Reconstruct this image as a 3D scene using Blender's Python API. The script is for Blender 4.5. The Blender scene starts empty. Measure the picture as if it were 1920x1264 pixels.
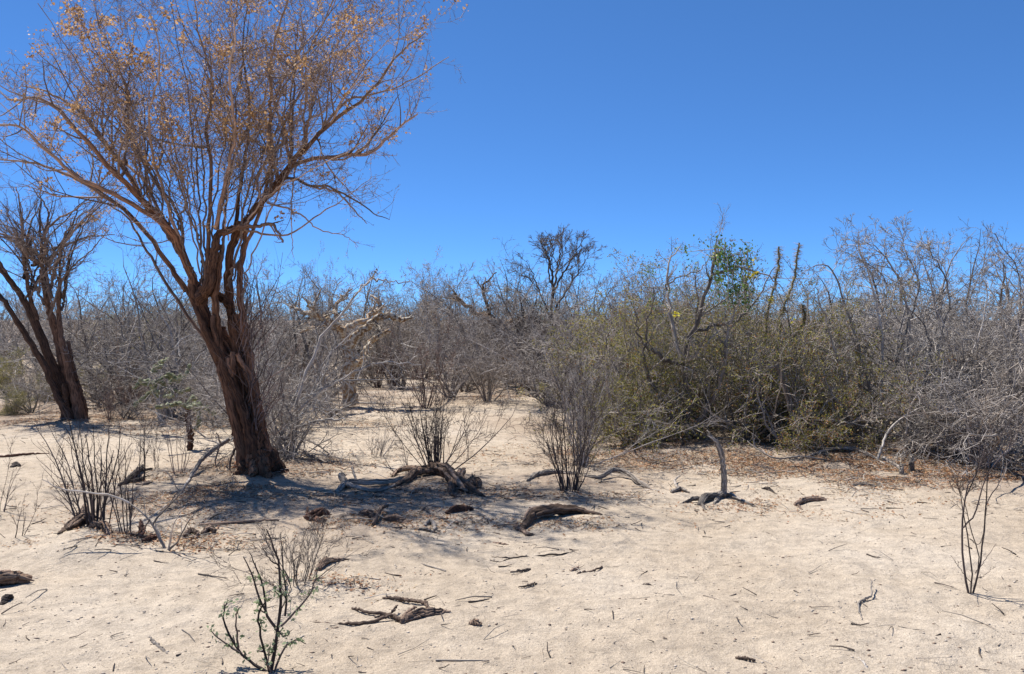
import bpy, math
import numpy as np
from mathutils import Matrix, Vector
rad = math.radians
SC = bpy.context.scene
COL = SC.collection
# ------------------------------------------------------------------ camera, sky, sun
CAM_H, PITCH, F = 1.6, rad(1.15), 1600.0
cd = bpy.data.cameras.new('camera'); cam = bpy.data.objects.new('camera', cd); COL.objects.link(cam)
cam.location = (0, 0, CAM_H); cam.rotation_euler = (rad(90) - PITCH, 0, 0)
cd.sensor_width = 36.0; cd.lens = 36.0 * F / 1920.0; cd.clip_start = 0.05; cd.clip_end = 12000
SC.camera = cam
SUN_V = Vector((0.43, -0.39, -1.0)).normalized()          # the way the light travels
SUN_EL = math.asin(-SUN_V.z)
w = bpy.data.worlds.new('World'); SC.world = w; w.use_nodes = True
nt = w.node_tree
sky = nt.nodes.new('ShaderNodeTexSky'); sky.sky_type = 'NISHITA'; sky.sun_disc = False
sky.sun_elevation = SUN_EL; sky.sun_rotation = math.atan2(-SUN_V.x, -SUN_V.y)
sky.altitude = 3000; sky.air_density = 0.6; sky.dust_density = 0.0; sky.ozone_density = 8.0
bg = nt.nodes['Background']; bg.inputs[1].default_value = 0.10
gm = nt.nodes.new('ShaderNodeGamma'); gm.inputs[1].default_value = .75; nt.links.new(sky.outputs[0], gm.inputs[0])
mu = nt.nodes.new('ShaderNodeMix'); mu.data_type = 'RGBA'; mu.blend_type = 'MULTIPLY'; mu.inputs[0].default_value = 1; mu.inputs[7].default_value = (.73, 1.27, 1.78, 1)
nt.links.new(gm.outputs[0], mu.inputs[6]); nt.links.new(mu.outputs[2], bg.inputs[0])
sd = bpy.data.lights.new('sun', 'SUN'); sd.energy = 4.7; sd.angle = rad(0.53); sd.color = (1.0, 0.965, 0.915)
sun = bpy.data.objects.new('sun', sd); COL.objects.link(sun); sun.location = (-20, 14, 25)
sun.rotation_euler = SUN_V.to_track_quat('-Z', 'Y').to_euler()
SC.view_settings.view_transform = 'Standard'; SC.view_settings.look = 'None'
SC.view_settings.exposure = 0.63; SC.view_settings.gamma = 1.0; SC.view_settings.use_curve_mapping = False
SC.cycles.max_bounces = 6; SC.cycles.diffuse_bounces = 3; SC.cycles.transmission_bounces = 3

# ------------------------------------------------------------------ helpers: pixels of the photo (1920 x 1264) to points
def ray(px, py):
    x = (px - 960) / F; y = -(py - 632) / F
    c, s = math.cos(PITCH), math.sin(PITCH)
    return np.array([x, c + y * s, y * c - s])            # scaled so that the forward part is about 1
def W(px, py, Y):
    r = ray(px, py); t = Y / r[1]
    return np.array([r[0] * t, Y, CAM_H + r[2] * t])
def G(px, py):
    r = ray(px, py); t = -CAM_H / r[2]
    return np.array([r[0] * t, r[1] * t, 0.0])

def _h(ix, iy, s):
    n = (ix.astype(np.int64) * 374761393 + iy.astype(np.int64) * 668265263 + s * 974634777) & 0xFFFFFFFF
    n = ((n ^ (n >> 13)) * 1274126177) & 0xFFFFFFFF
    return ((n ^ (n >> 16)) & 0xFFFF) / 65535.0
def vnoise(x, y, s=0):
    x = np.asarray(x, float); y = np.asarray(y, float)
    ix = np.floor(x); iy = np.floor(y); fx = x - ix; fy = y - iy
    fx = fx * fx * (3 - 2 * fx); fy = fy * fy * (3 - 2 * fy)
    a = _h(ix, iy, s); b = _h(ix + 1, iy, s); c = _h(ix, iy + 1, s); d = _h(ix + 1, iy + 1, s)
    return (a + (b - a) * fx) * (1 - fy) + (c + (d - c) * fx) * fy - 0.5
MOUNDS = [(G(150, 1042), .42, .085), (G(150, 1015), .30, .05), (G(487, 885), .8, .07), (G(820, 905), .8, .06), (G(1060, 900), .7, .04),
          (G(700, 985), 1.0, .03), (G(1360, 850), 1.6, .08), (G(1600, 840), 2.0, .08), (G(950, 760), 2.5, .12), (G(250, 1015), .5, .03)]
def gh(x, y):
    x = np.asarray(x, float); y = np.asarray(y, float)
    z = 0.07 * vnoise(x / 2.3, y / 2.3, 1) + 0.026 * vnoise(x / .8 + 7, y / .8, 2)
    z = z + 0.02 * vnoise(x / .31, y / .31, 3) + 0.3 * vnoise(x / 14., y / 14., 6) * np.clip((y - 12) / 20, 0, 1)
    for m, r, h in MOUNDS:
        z = z + h * np.exp(-((x - m[0]) ** 2 + ((y - m[1]) * 1.2) ** 2) / (r * r * .5))
    return z
def gh_fine(x, y):
    near = np.clip(1 - (np.hypot(x, y - 4) - 6) / 10, 0, 1)
    z = 0.012 * vnoise(x / .12, y / .12, 4) + 0.007 * vnoise(x / .055, y / .055, 5)
    d = vnoise(x / .17 + 3, y / .17, 8); z = z - 0.035 * np.clip(d - .20, 0, 1)
    d = vnoise(x / .30 + 3, y / .22, 18); m = vnoise(x / 1.5, y / 1.5, 19); z = z - 0.045 * np.clip(d - .18, 0, .2) * np.clip(m * 4 + .5, 0, 1) + .012 * np.abs(vnoise(x / .4, y / .4, 20)) * 2
    return z * near
def base(px, py):
    p = G(px, py)
    p[2] = float(gh(p[0], p[1])) - .005
    return p

# ------------------------------------------------------------------ helpers: materials
def newmat(name):
    m = bpy.data.materials.new(name); m.use_nodes = True; t = m.node_tree; t.nodes.clear()
    return m, t, t.nodes.new('ShaderNodeOutputMaterial')
def ND(t, kind, **kw):
    n = t.nodes.new(kind)
    for k, v in kw.items(): setattr(n, k, v)
    return n
def ramp(t, fac, stops):
    r = ND(t, 'ShaderNodeValToRGB'); e = r.color_ramp.elements
    e[0].position, e[0].color = stops[0][0], (*stops[0][1], 1)
    e[1].position, e[1].color = stops[-1][0], (*stops[-1][1], 1)
    for p, c in stops[1:-1]:
        q = e.new(p); q.color = (*c, 1)
    t.links.new(fac, r.inputs[0]); return r
def noise(t, vec, scale, detail=4, rough=.6):
    n = ND(t, 'ShaderNodeTexNoise'); n.inputs['Scale'].default_value = scale; n.inputs['Detail'].default_value = detail
    n.inputs['Roughness'].default_value = rough
    if vec is not None: t.links.new(vec, n.inputs['Vector'])
    return n
def mixc(t, fac, a, b, mode='MIX'):
    m = ND(t, 'ShaderNodeMix', data_type='RGBA', blend_type=mode)
    for s, v in ((m.inputs[0], fac), (m.inputs[6], a), (m.inputs[7], b)):
        if isinstance(v, (int, float)): s.default_value = v
        elif isinstance(v, tuple): s.default_value = (*v, 1)
        else: t.links.new(v, s)
    return m.outputs[2]
def bark(name, thick, thin, crack, r0=.004, r1=.03, bump=.6, stretch=.12, scale=60, patch=None):
    """bark that goes from one colour on thin twigs to another on thick limbs, grain along the limb"""
    m, t, out = newmat(name)
    a = ND(t, 'ShaderNodeAttribute', attribute_name='bk'); tr = ND(t, 'ShaderNodeAttribute', attribute_name='tr')
    mp = ND(t, 'ShaderNodeMapping'); mp.inputs['Scale'].default_value = (1, 1, stretch); t.links.new(a.outputs['Vector'], mp.inputs[0])
    sp = ND(t, 'ShaderNodeSeparateXYZ'); t.links.new(tr.outputs['Vector'], sp.inputs[0])
    mr = ND(t, 'ShaderNodeMapRange'); t.links.new(sp.outputs[1], mr.inputs[0]); mr.inputs[1].default_value = r0; mr.inputs[2].default_value = r1
    c = mixc(t, mr.outputs[0], thin, thick)
    n1 = noise(t, mp.outputs[0], scale, 6, .65)
    n2 = noise(t, a.outputs['Vector'], 9, 3)
    cr = ramp(t, n1.outputs[0], [(.40, (1, 1, 1)), (.56, (0, 0, 0))])
    c = mixc(t, cr.outputs[0], c, mixc(t, mr.outputs[0], tuple(x * .75 for x in thin), crack))
    tn = ramp(t, sp.outputs[0], [(0, (.42, .41, .41)), (.6, (1.0, .99, .98)), (1, (1.75, 1.74, 1.72))])
    c = mixc(t, 1.0, c, tn.outputs[0], 'MULTIPLY')
    pr = ramp(t, n2.outputs[0], [(.3, (.72, .72, .72)), (.7, (1.2, 1.2, 1.2))]); c = mixc(t, 1.0, c, pr.outputs[0], 'MULTIPLY')
    if patch:
        n3 = noise(t, a.outputs['Vector'], 16, 2); pf = ramp(t, n3.outputs[0], [(.50, (0, 0, 0)), (.56, (1, 1, 1))])
        c = mixc(t, pf.outputs[0], c, patch)
    b = ND(t, 'ShaderNodeBsdfPrincipled'); t.links.new(c, b.inputs['Base Color']); b.inputs['Roughness'].default_value = .85
    b.inputs['Specular IOR Level'].default_value = .25
    bp = ND(t, 'ShaderNodeBump'); bp.inputs['Strength'].default_value = bump; bp.inputs['Distance'].default_value = .012
    t.links.new(n1.outputs[0], bp.inputs['Height']); t.links.new(bp.outputs[0], b.inputs['Normal'])
    t.links.new(b.outputs[0], out.inputs[0]); return m
def leafmat(name, c0, c1, trans=.35):
    m, t, out = newmat(name)
    tr = ND(t, 'ShaderNodeAttribute', attribute_name='tr'); sp = ND(t, 'ShaderNodeSeparateXYZ'); t.links.new(tr.outputs['Vector'], sp.inputs[0])
    c = ramp(t, sp.outputs[0], [(0, c0), (1, c1)])
    d = ND(t, 'ShaderNodeBsdfPrincipled'); t.links.new(c.outputs[0], d.inputs['Base Color']); d.inputs['Roughness'].default_value = .6
    d.inputs['Specular IOR Level'].default_value = .3
    s = ND(t, 'ShaderNodeBsdfTranslucent'); t.links.new(c.outputs[0], s.inputs[0])
    x = ND(t, 'ShaderNodeMixShader'); x.inputs[0].default_value = trans
    t.links.new(d.outputs[0], x.inputs[1]); t.links.new(s.outputs[0], x.inputs[2]); t.links.new(x.outputs[0], out.inputs[0]); return m

M = {}
M['brown'] = bark('shaggy_brown_bark', (.25, .122, .065), (.40, .30, .24), (.07, .032, .018), r0=.0035, r1=.026, bump=.9, scale=75)
M['brown_dark'] = bark('dark_brown_bark', (.15, .085, .055), (.27, .21, .18), (.045, .025, .016), r0=.004, r1=.03, bump=.9, scale=75)
M['red_twig'] = bark('red_brown_twig_bark', (.20, .12, .085), (.24, .165, .135), (.06, .03, .02))
M['dark_stem'] = bark('dark_purple_stem_bark', (.075, .055, .05), (.10, .076, .068), (.04, .03, .03))
M['grey'] = bark('grey_weathered_bark', (0.327, 0.297, 0.267), (0.396, 0.357, 0.318), (0.146, 0.129, 0.112), bump=.4)
M['grey_warm'] = bark('grey_brown_twig_bark', (.26, .22, .185), (.35, .305, .26), (.11, .09, .07), bump=.4)
M['dark'] = bark('dark_thorn_tree_bark', (0.138, 0.112, 0.095), (0.189, 0.159, 0.133), (0.052, 0.043, 0.034), bump=.4)
M['purple'] = bark('purple_grey_twig_bark', (.25, .225, .21), (.36, .325, .30), (.11, .095, .085), bump=.4)
M['pale_wood'] = bark('bleached_grey_wood', (0.344, 0.301, 0.258), (0.310, 0.267, 0.224), (0.129, 0.103, 0.086), bump=1.0, scale=90)
M['brown_wood'] = bark('weathered_brown_wood', (.27, .175, .115), (.28, .20, .15), (.08, .045, .03), bump=1.2, scale=90)
M['red_wood'] = bark('rotten_red_brown_wood', (.16, .075, .045), (.17, .09, .06), (.05, .025, .018), bump=1.2)
M['char'] = bark('dark_decayed_wood', (.085, .065, .055), (.11, .085, .07), (.03, .022, .02), bump=1.2)
M['peel'] = bark('peeling_pale_tan_bark', (0.361, 0.258, 0.155), (0.310, 0.258, 0.215), (0.189, 0.095, 0.043), r0=.01, r1=.03, bump=.7, stretch=.5, scale=24, patch=(0.516, 0.456, 0.361))
M['peel_yellow'] = bark('peeling_orange_bark', (0.284, 0.172, 0.086), (0.284, 0.241, 0.198), (0.146, 0.077, 0.043), r0=.01, r1=.03, bump=.7, stretch=.5, scale=24, patch=(0.361, 0.267, 0.163))
M['silver'] = bark('smooth_silver_bark', (0.344, 0.327, 0.310), (0.284, 0.258, 0.241), (0.206, 0.189, 0.172), bump=.2)
M['tan_leaf'] = leafmat('dry_tan_leaf', (.34, .185, .075), (.68, .44, .22), .4)
M['pale_leaf'] = leafmat('pale_dry_leaf', (.34, .26, .18), (.52, .42, .31), .35)
M['olive'] = leafmat('olive_creosote_leaf', (.13, .155, .03), (.42, .345, .085), .42)
M['rust'] = leafmat('rusty_dry_leaf', (.20, .09, .035), (.42, .22, .08), .35)
M['green'] = leafmat('fresh_green_leaf', (.08, .15, .04), (.20, .31, .08), .4)
M['sage'] = leafmat('sage_green_leaf', (.16, .21, .10), (.36, .42, .24), .35)
M['yellow'] = leafmat('yellow_flower_petal', (.55, .45, .03), (.70, .62, .06), .35)
M['cactus'] = leafmat('cholla_green_skin', (.13, .155, .075), (.27, .29, .16), .05)
M['spiny'] = leafmat('spiny_cactus_skin', (.15, .15, .075), (.28, .27, .15), .0)
M['litter'] = leafmat('leaf_litter', (.22, .085, .035), (.50, .29, .15), .15)
M['straw'] = leafmat('pale_straw', (.38, .28, .17), (.58, .45, .28), .2)

# ------------------------------------------------------------------ helpers: meshes
def mesh_quads(name, V, Q, attrs):
    me = bpy.data.meshes.new(name)
    nq, k = Q.shape
    me.vertices.add(len(V)); me.vertices.foreach_set('co', np.ascontiguousarray(V, dtype=np.float32).ravel())
    me.loops.add(nq * k); me.loops.foreach_set('vertex_index', np.ascontiguousarray(Q, dtype=np.int32).ravel())
    me.polygons.add(nq); me.polygons.foreach_set('loop_start', np.arange(0, nq * k, k, dtype=np.int32))
    me.polygons.foreach_set('use_smooth', np.ones(nq, dtype=bool))
    for an, av in attrs.items():
        a = me.attributes.new(an, 'FLOAT_VECTOR', 'POINT'); a.data.foreach_set('vector', np.ascontiguousarray(av, dtype=np.float32).ravel())
    me.update(calc_edges=True); me.validate()
    return me
def nrm(v): return v / (np.linalg.norm(v, axis=-1, keepdims=True) + 1e-9)
def tube_arrays(P, R, sides, rng, ridge=0.0, closed=True):
    """P (B,N,3), R (B,N): B tapered tubes"""
    if closed:                                            # pinch both ends shut
        e0 = P[:, :1] - (P[:, 1:2] - P[:, :1]) * 1e-3; e1 = P[:, -1:] + (P[:, -1:] - P[:, -2:-1]) * 1e-3
        if closed == 'both': P = np.concatenate([e0, P, e1], 1); z = np.full((len(R), 1), 1e-4); R = np.concatenate([z, R, z], 1)
    B, N, _ = P.shape
    T = np.empty_like(P); T[:, 1:-1] = P[:, 2:] - P[:, :-2]; T[:, 0] = P[:, 1] - P[:, 0]; T[:, -1] = P[:, -1] - P[:, -2]; T = nrm(T)
    ref = rng.normal(size=(B, 3)); n = nrm(ref - (ref * T[:, 0]).sum(-1, keepdims=True) * T[:, 0])
    ang = np.arange(sides) * 2 * math.pi / sides; ca, sa = np.cos(ang), np.sin(ang)
    V = np.empty((B, N, sides, 3)); A = np.empty((B, N, sides, 3)); TR = np.zeros((B, N, sides, 3))
    seg = np.linalg.norm(np.diff(P, axis=1), axis=-1); l = np.concatenate([np.zeros((B, 1)), np.cumsum(seg, 1)], 1)
    tint = rng.random(B); off = rng.random((B, 2)) * 20
    Rm = R.mean(1, keepdims=True); l2 = l * np.clip(.14 / np.maximum(Rm, .004), .8, 9)
    for i in range(N):
        n = nrm(n - (n * T[:, i]).sum(-1, keepdims=True) * T[:, i]); b = np.cross(T[:, i], n)
        r = R[:, i][:, None] * np.ones(sides)
        if ridge:
            q = vnoise(ca[None] * 2.6 + off[:, :1], sa[None] * 2.6 + l2[:, i:i + 1] * 1.7, 11) + .6 * vnoise(ca[None] * 6 + off[:, 1:], sa[None] * 6 + l2[:, i:i + 1] * 4, 12)
            r = r * (1 + ridge * 2 * q)
        V[:, i] = P[:, i][:, None] + r[..., None] * (ca[None, :, None] * n[:, None] + sa[None, :, None] * b[:, None])
        A[:, i, :, 0] = ca * R[:, i][:, None] + off[:, :1]; A[:, i, :, 1] = sa * R[:, i][:, None] + off[:, 1:]; A[:, i, :, 2] = l[:, i][:, None]
        TR[:, i, :, 0] = tint[:, None]; TR[:, i, :, 1] = R[:, i][:, None]
    idx = np.arange(B * N * sides).reshape(B, N, sides); nx = np.roll(idx, -1, axis=2)
    Q = np.stack([idx[:, :-1], nx[:, :-1], nx[:, 1:], idx[:, 1:]], -1).reshape(-1, 4)
    return V.reshape(-1, 3), Q, A.reshape(-1, 3), TR.reshape(-1, 3)
class Bag:
    """a pile of tubes that becomes one mesh"""
    def __init__(s): s.V, s.Q, s.A, s.T, s.n = [], [], [], [], 0
    def arr(s, V, Q, A, T):
        s.V.append(V); s.Q.append(Q + s.n); s.A.append(A); s.T.append(T); s.n += len(V)
    def tubes(s, P, R, sides, rng, ridge=0., closed=False):
        if len(P): s.arr(*tube_arrays(np.asarray(P, float), np.asarray(R, float), sides, rng, ridge, closed))
        return s
    def mesh(s, name, origin=(0, 0, 0)):
        return mesh_quads(name, np.concatenate(s.V) - np.asarray(origin), np.concatenate(s.Q), {'bk': np.concatenate(s.A), 'tr': np.concatenate(s.T)})
def link(name, me, mat, parent=None):
    o = bpy.data.objects.new(name, me)
    if mat is not None and not me.materials: me.materials.append(mat)
    COL.objects.link(o)
    if parent: o.parent = parent
    return o
def tag(o, label=None, cat=None, group=None, kind=None):
    for k, v in (('label', label), ('category', cat), ('group', group), ('kind', kind)):
        if v: o[k] = v
    return o
def thing(name, loc, label, cat, group=None, rz=0, sc=1):
    o = bpy.data.objects.new(name, None); COL.objects.link(o); o.location = loc; o.rotation_euler.z = rz; o.scale = (sc,) * 3
    o.empty_display_size = .2
    return tag(o, label, cat, group)
def leaf_arrays(C, size, rng, D=None, wide=.5):
    """one folded leaf blade (two triangles) at each point of C"""
    B = len(C); d = nrm(rng.normal(size=(B, 3)) + (0 if D is None else D * 1.3)); u = nrm(np.cross(d, rng.normal(size=(B, 3))))
    s = size * rng.uniform(.6, 1.3, (B, 1)) if np.isscalar(size) else size[:, None]
    nn = np.cross(d, u)
    V = np.stack([C, C + d * s * .5 + u * s * wide * .5 + nn * s * .12, C + d * s, C + d * s * .5 - u * s * wide * .5 + nn * s * .12], 1)
    T = np.zeros((B, 4, 3)); T[:, :, 0] = rng.random((B, 1))
    return V.reshape(-1, 3), np.arange(B * 4).reshape(B, 4), np.zeros((B * 4, 3)), T.reshape(-1, 3)
# growing
def lines(rng, S, D, L, N, wob, trop=(0, 0, 0)):
    B = len(S); P = np.empty((B, N, 3)); P[:, 0] = S; d = nrm(D); st = (L / (N - 1))[:, None]; tr = np.asarray(trop)
    for i in range(1, N):
        d = nrm(d + rng.normal(0, wob, (B, 3)) + tr); P[:, i] = P[:, i - 1] + d * st
    return P
def taper(R0, N, tip=.35, p=1.0):
    return R0[:, None] * (1 - (1 - tip) * np.linspace(0, 1, N)[None] ** p)
def sprout(rng, P, R, L, k, t0, t1, ang, lr, rr):
    B, N, _ = P.shape
    n = np.maximum(0, np.round(k * rng.uniform(.6, 1.4, B) * np.clip(L / max(np.median(L), 1e-6), .4, 2.0))).astype(int)
    par = np.repeat(np.arange(B), n); m = len(par)
    if m == 0: return None
    t = rng.uniform(t0, t1, m); x = t * (N - 1); i = np.minimum(x.astype(int), N - 2); f = (x - i)[:, None]
    S = P[par, i] * (1 - f) + P[par, i + 1] * f; T = nrm(P[par, i + 1] - P[par, i])
    rl = R[par, i] * (1 - f[:, 0]) + R[par, i + 1] * f[:, 0]
    u = rng.normal(size=(m, 3)); u = nrm(u - (u * T).sum(-1, keepdims=True) * T)
    a = ang * rng.uniform(.6, 1.35, m)[:, None]
    D = np.cos(a) * T + np.sin(a) * u
    LL = L[par] * lr * rng.uniform(.45, 1.3, m) * (1.15 - .6 * t)
    return S, D, LL, np.minimum(rl * rr, rl * .9), par
def grow(rng, P, R, L, own, levels, out, rmin=.0012):
    """level by level; out collects (P, R, sides, owner)"""
    for lv in levels:
        s = sprout(rng, P, R, L, lv['k'], lv.get('t0', .2), lv.get('t1', 1.), lv.get('ang', .7), lv['lr'], lv.get('rr', .55))
        if s is None: break
        S, D, LL, R0, par = s; own = own[par]
        if 'lmin' in lv: LL = np.maximum(LL, lv['lmin'])
        if 'lmax' in lv: LL = np.minimum(LL, lv['lmax'])
        P = lines(rng, S, D, LL, lv.get('N', 4), lv.get('wob', .15), lv.get('trop', (0, 0, .05)))
        floor = S[:, None, 2:3] * 0 + lv.get('floor', -99)
        P[:, :, 2:3] = np.maximum(P[:, :, 2:3], floor)
        R = taper(np.maximum(R0, lv.get('rmin', rmin)), lv.get('N', 4), lv.get('tip', .4)); L = LL
        out.append((P, R, lv.get('sides', 3), own))
    return P, R, L, own
def spline(pts, rs, N, rng=None, wig=0.):
    """smooth path through control points"""
    p = np.asarray(pts, float); r = np.asarray(rs, float); n = len(p)
    if len(r) != n: r = np.interp(np.linspace(0, 1, n), np.linspace(0, 1, len(r)), r)
    e = np.concatenate([[2 * p[0] - p[1]], p, [2 * p[-1] - p[-2]]]); x = np.linspace(0, n - 1, N); i = np.minimum(x.astype(int), n - 2); f = (x - i)[:, None]
    a, b, c, d = e[i], e[i + 1], e[i + 2], e[i + 3]
    q = .5 * (2 * b + (c - a) * f + (2 * a - 5 * b + 4 * c - d) * f ** 2 + (3 * b - a - 3 * c + d) * f ** 3)
    if rng is not None and wig:
        k = rng.normal(0, wig, (N, 3)); k[0] = 0; q = q + k
    return q, np.interp(x, np.arange(n), r)
def length(P): return np.linalg.norm(np.diff(P, axis=1), axis=-1).sum(1)
def emit_parts(parent, out, mat, rng, origin, name='stem', ridge_r=.03, mats=None):
    owners = np.unique(np.concatenate([o[3] for o in out]))
    for w_ in owners:
        b = Bag()
        for P, R, sides, own in out:
            k = own == w_
            if k.any(): b.tubes(P[k], R[k], sides, rng, .12 if R[k].max() > ridge_r and sides > 5 else 0)
        link(name, b.mesh(name, origin), mat, parent)
def tips_of(out, lv=-1):
    P = out[lv][0]; return P[:, -1], nrm(P[:, -1] - P[:, -2])
def foliage(name, C, size, mat, rng, parent, origin=(0, 0, 0), D=None, wide=.5, kind='stuff'):
    V, Q, A, T = leaf_arrays(C, size, rng, D, wide)
    o = link(name, mesh_quads(name, V - np.asarray(origin), Q, {'bk': A, 'tr': T}), mat, parent)
    if kind: o['kind'] = kind
    return o
def scatter_on(P, n, rng, jit):
    B, N, _ = P.shape; b = rng.integers(0, B, n); x = rng.random(n) ** .7 * (N - 1); i = np.minimum(x.astype(int), N - 2); f = (x - i)[:, None]
    return P[b, i] * (1 - f) + P[b, i + 1] * f + rng.normal(0, jit, (n, 3))
def copy_tree(o, parent=None):
    c = o.copy(); COL.objects.link(c); c.parent = parent
    for ch in [x for x in o.children]: copy_tree(ch, c)
    return c

# ------------------------------------------------------------------ the ground
def build_ground():
    def axis(c, near, n, far, dens):
        t = np.linspace(-1, 1, n); s = np.sinh(t * dens) / np.sinh(dens); return c + s * far
    u = np.linspace(-1, 1, 385); xs = 6.2 * u + (4000 - 6.2) * np.sign(u) * np.abs(u) ** 15
    v = np.linspace(-1, 1, 385); ys = 6.5 + 5.6 * v + (4000 - 5.6) * np.sign(v) * np.abs(v) ** 15
    X, Y = np.meshgrid(xs, ys)
    Z = gh(X, Y) + gh_fine(X, Y)
    Z = Z * np.clip(1.3 - np.hypot(X, Y) / 300, 0, 1)
    V = np.stack([X, Y, Z], -1).reshape(-1, 3); n = len(xs); i = np.arange(len(ys) - 1)[:, None] * n + np.arange(n - 1)[None]
    Q = np.stack([i, i + 1, i + 1 + n, i + n], -1).reshape(-1, 4)
    m, t, out = newmat('pale_coarse_sand')
    geo = ND(t, 'ShaderNodeNewGeometry').outputs['Position']
    n1 = noise(t, geo, .55, 5, .6); n2 = noise(t, geo, 9, 4, .6); n3 = noise(t, geo, 170, 3, .7); n4 = noise(t, geo, 38, 3, .6)
    c = ramp(t, n1.outputs[0], [(.3, (.435, .352, .258)), (.5, (.505, .420, .318)), (.68, (.555, .475, .375))]).outputs[0]
    c = mixc(t, 1., c, ramp(t, n2.outputs[0], [(.3, (.78, .77, .77)), (.6, (1.08, 1.07, 1.06))]).outputs[0], 'MULTIPLY')
    vo = ND(t, 'ShaderNodeTexVoronoi'); vo.inputs['Scale'].default_value = 240; t.links.new(geo, vo.inputs['Vector'])
    vs = ND(t, 'ShaderNodeSeparateColor'); t.links.new(vo.outputs['Color'], vs.inputs[0])
    c = mixc(t, .75, c, ramp(t, vs.outputs[0], [(0, (.60, .56, .52)), (.12, (.85, .84, .83)), (.5, (1, 1, 1)), (.9, (1.15, 1.15, 1.16)), (1, (1.35, 1.36, 1.38))]).outputs[0], 'MULTIPLY')
    c = mixc(t, 1., c, ramp(t, n3.outputs[0], [(.3, (.80, .78, .76)), (.55, (1.04, 1.04, 1.04))]).outputs[0], 'MULTIPLY')
    # grey-brown organic stain under and round the plants
    st = noise(t, geo, 1.6, 5, .7)
    fac = None
    for (px, py, r, k) in STAINS:
        g = G(px, py); d = ND(t, 'ShaderNodeVectorMath', operation='DISTANCE'); t.links.new(geo, d.inputs[0]); d.inputs[1].default_value = (g[0], g[1], 0)
        a = ND(t, 'ShaderNodeMapRange'); t.links.new(d.outputs['Value'], a.inputs[0]); a.inputs[1].default_value = r; a.inputs[2].default_value = r * .25
        a.inputs[3].default_value = 0; a.inputs[4].default_value = k
        if fac is None: fac = a.outputs[0]
        else:
            x = ND(t, 'ShaderNodeMath', operation='MAXIMUM'); t.links.new(fac, x.inputs[0]); t.links.new(a.outputs[0], x.inputs[1]); fac = x.outputs[0]
    py_ = ND(t, 'ShaderNodeSeparateXYZ'); t.links.new(geo, py_.inputs[0]); fy = ND(t, 'ShaderNodeMapRange'); t.links.new(py_.outputs[1], fy.inputs[0])
    fy.inputs[1].default_value = 27; fy.inputs[2].default_value = 40      # the far ground is covered with dry scrub litter
    x = ND(t, 'ShaderNodeMath', operation='MAXIMUM'); t.links.new(fac, x.inputs[0]); t.links.new(fy.outputs[0], x.inputs[1]); fac = x.outputs[0]
    sx = ND(t, 'ShaderNodeMath', operation='MULTIPLY'); t.links.new(fac, sx.inputs[0])
    sr = ramp(t, st.outputs[0], [(.30, (0, 0, 0)), (.56, (1, 1, 1))]); t.links.new(sr.outputs[0], sx.inputs[1])
    c = mixc(t, sx.outputs[0], c, mixc(t, n4.outputs[0], (.22, .17, .135), (.32, .215, .14)))
    b = ND(t, 'ShaderNodeBsdfPrincipled'); t.links.new(c, b.inputs['Base Color']); b.inputs['Roughness'].default_value = .95; b.inputs['Specular IOR Level'].default_value = .15
    ad = ND(t, 'ShaderNodeMath', operation='MULTIPLY_ADD'); t.links.new(n4.outputs[0], ad.inputs[0]); ad.inputs[1].default_value = 1.6; t.links.new(n3.outputs[0], ad.inputs[2])
    a2 = ND(t, 'ShaderNodeMath', operation='MULTIPLY_ADD'); t.links.new(n2.outputs[0], a2.inputs[0]); a2.inputs[1].default_value = 3.5; t.links.new(ad.outputs[0], a2.inputs[2])
    bp = ND(t, 'ShaderNodeBump'); bp.inputs['Strength'].default_value = 1.; bp.inputs['Distance'].default_value = .008
    t.links.new(a2.outputs[0], bp.inputs['Height']); t.links.new(bp.outputs[0], b.inputs['Normal']); t.links.new(b.outputs[0], out.inputs[0])
    o = link('ground', mesh_quads('ground', V, Q, {}), m); o['kind'] = 'structure'
STAINS = [(480, 880, 1.2, .9), (700, 930, 1.6, .75), (820, 900, 1.0, .7), (1060, 900, 1.2, .7), (620, 970, 1.4, .5), (350, 950, 1.3, .5), (230, 950, 1.0, .5), (1400, 800, 2.2, .9),
          (1250, 830, 1.6, .9), (1600, 850, 2.2, .95), (1800, 880, 1.8, .9), (1450, 870, 1.0, .6), (100, 765, 4.5, .9), (350, 770, 3.0, .8), (620, 745, 3, .8),
          (700, 735, 2.5, .8), (950, 730, 3.5, .8), (1080, 800, 2.2, .7), (1150, 860, 1.4, .7), (850, 750, 2.2, .6), (300, 705, 9, .85), (20, 705, 8, .85), (600, 700, 6, .7), (860, 668, 12, .95), (1150, 705, 7, .85), (1500, 705, 8, .85), (1800, 705, 8, .9)]
build_ground()

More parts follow.
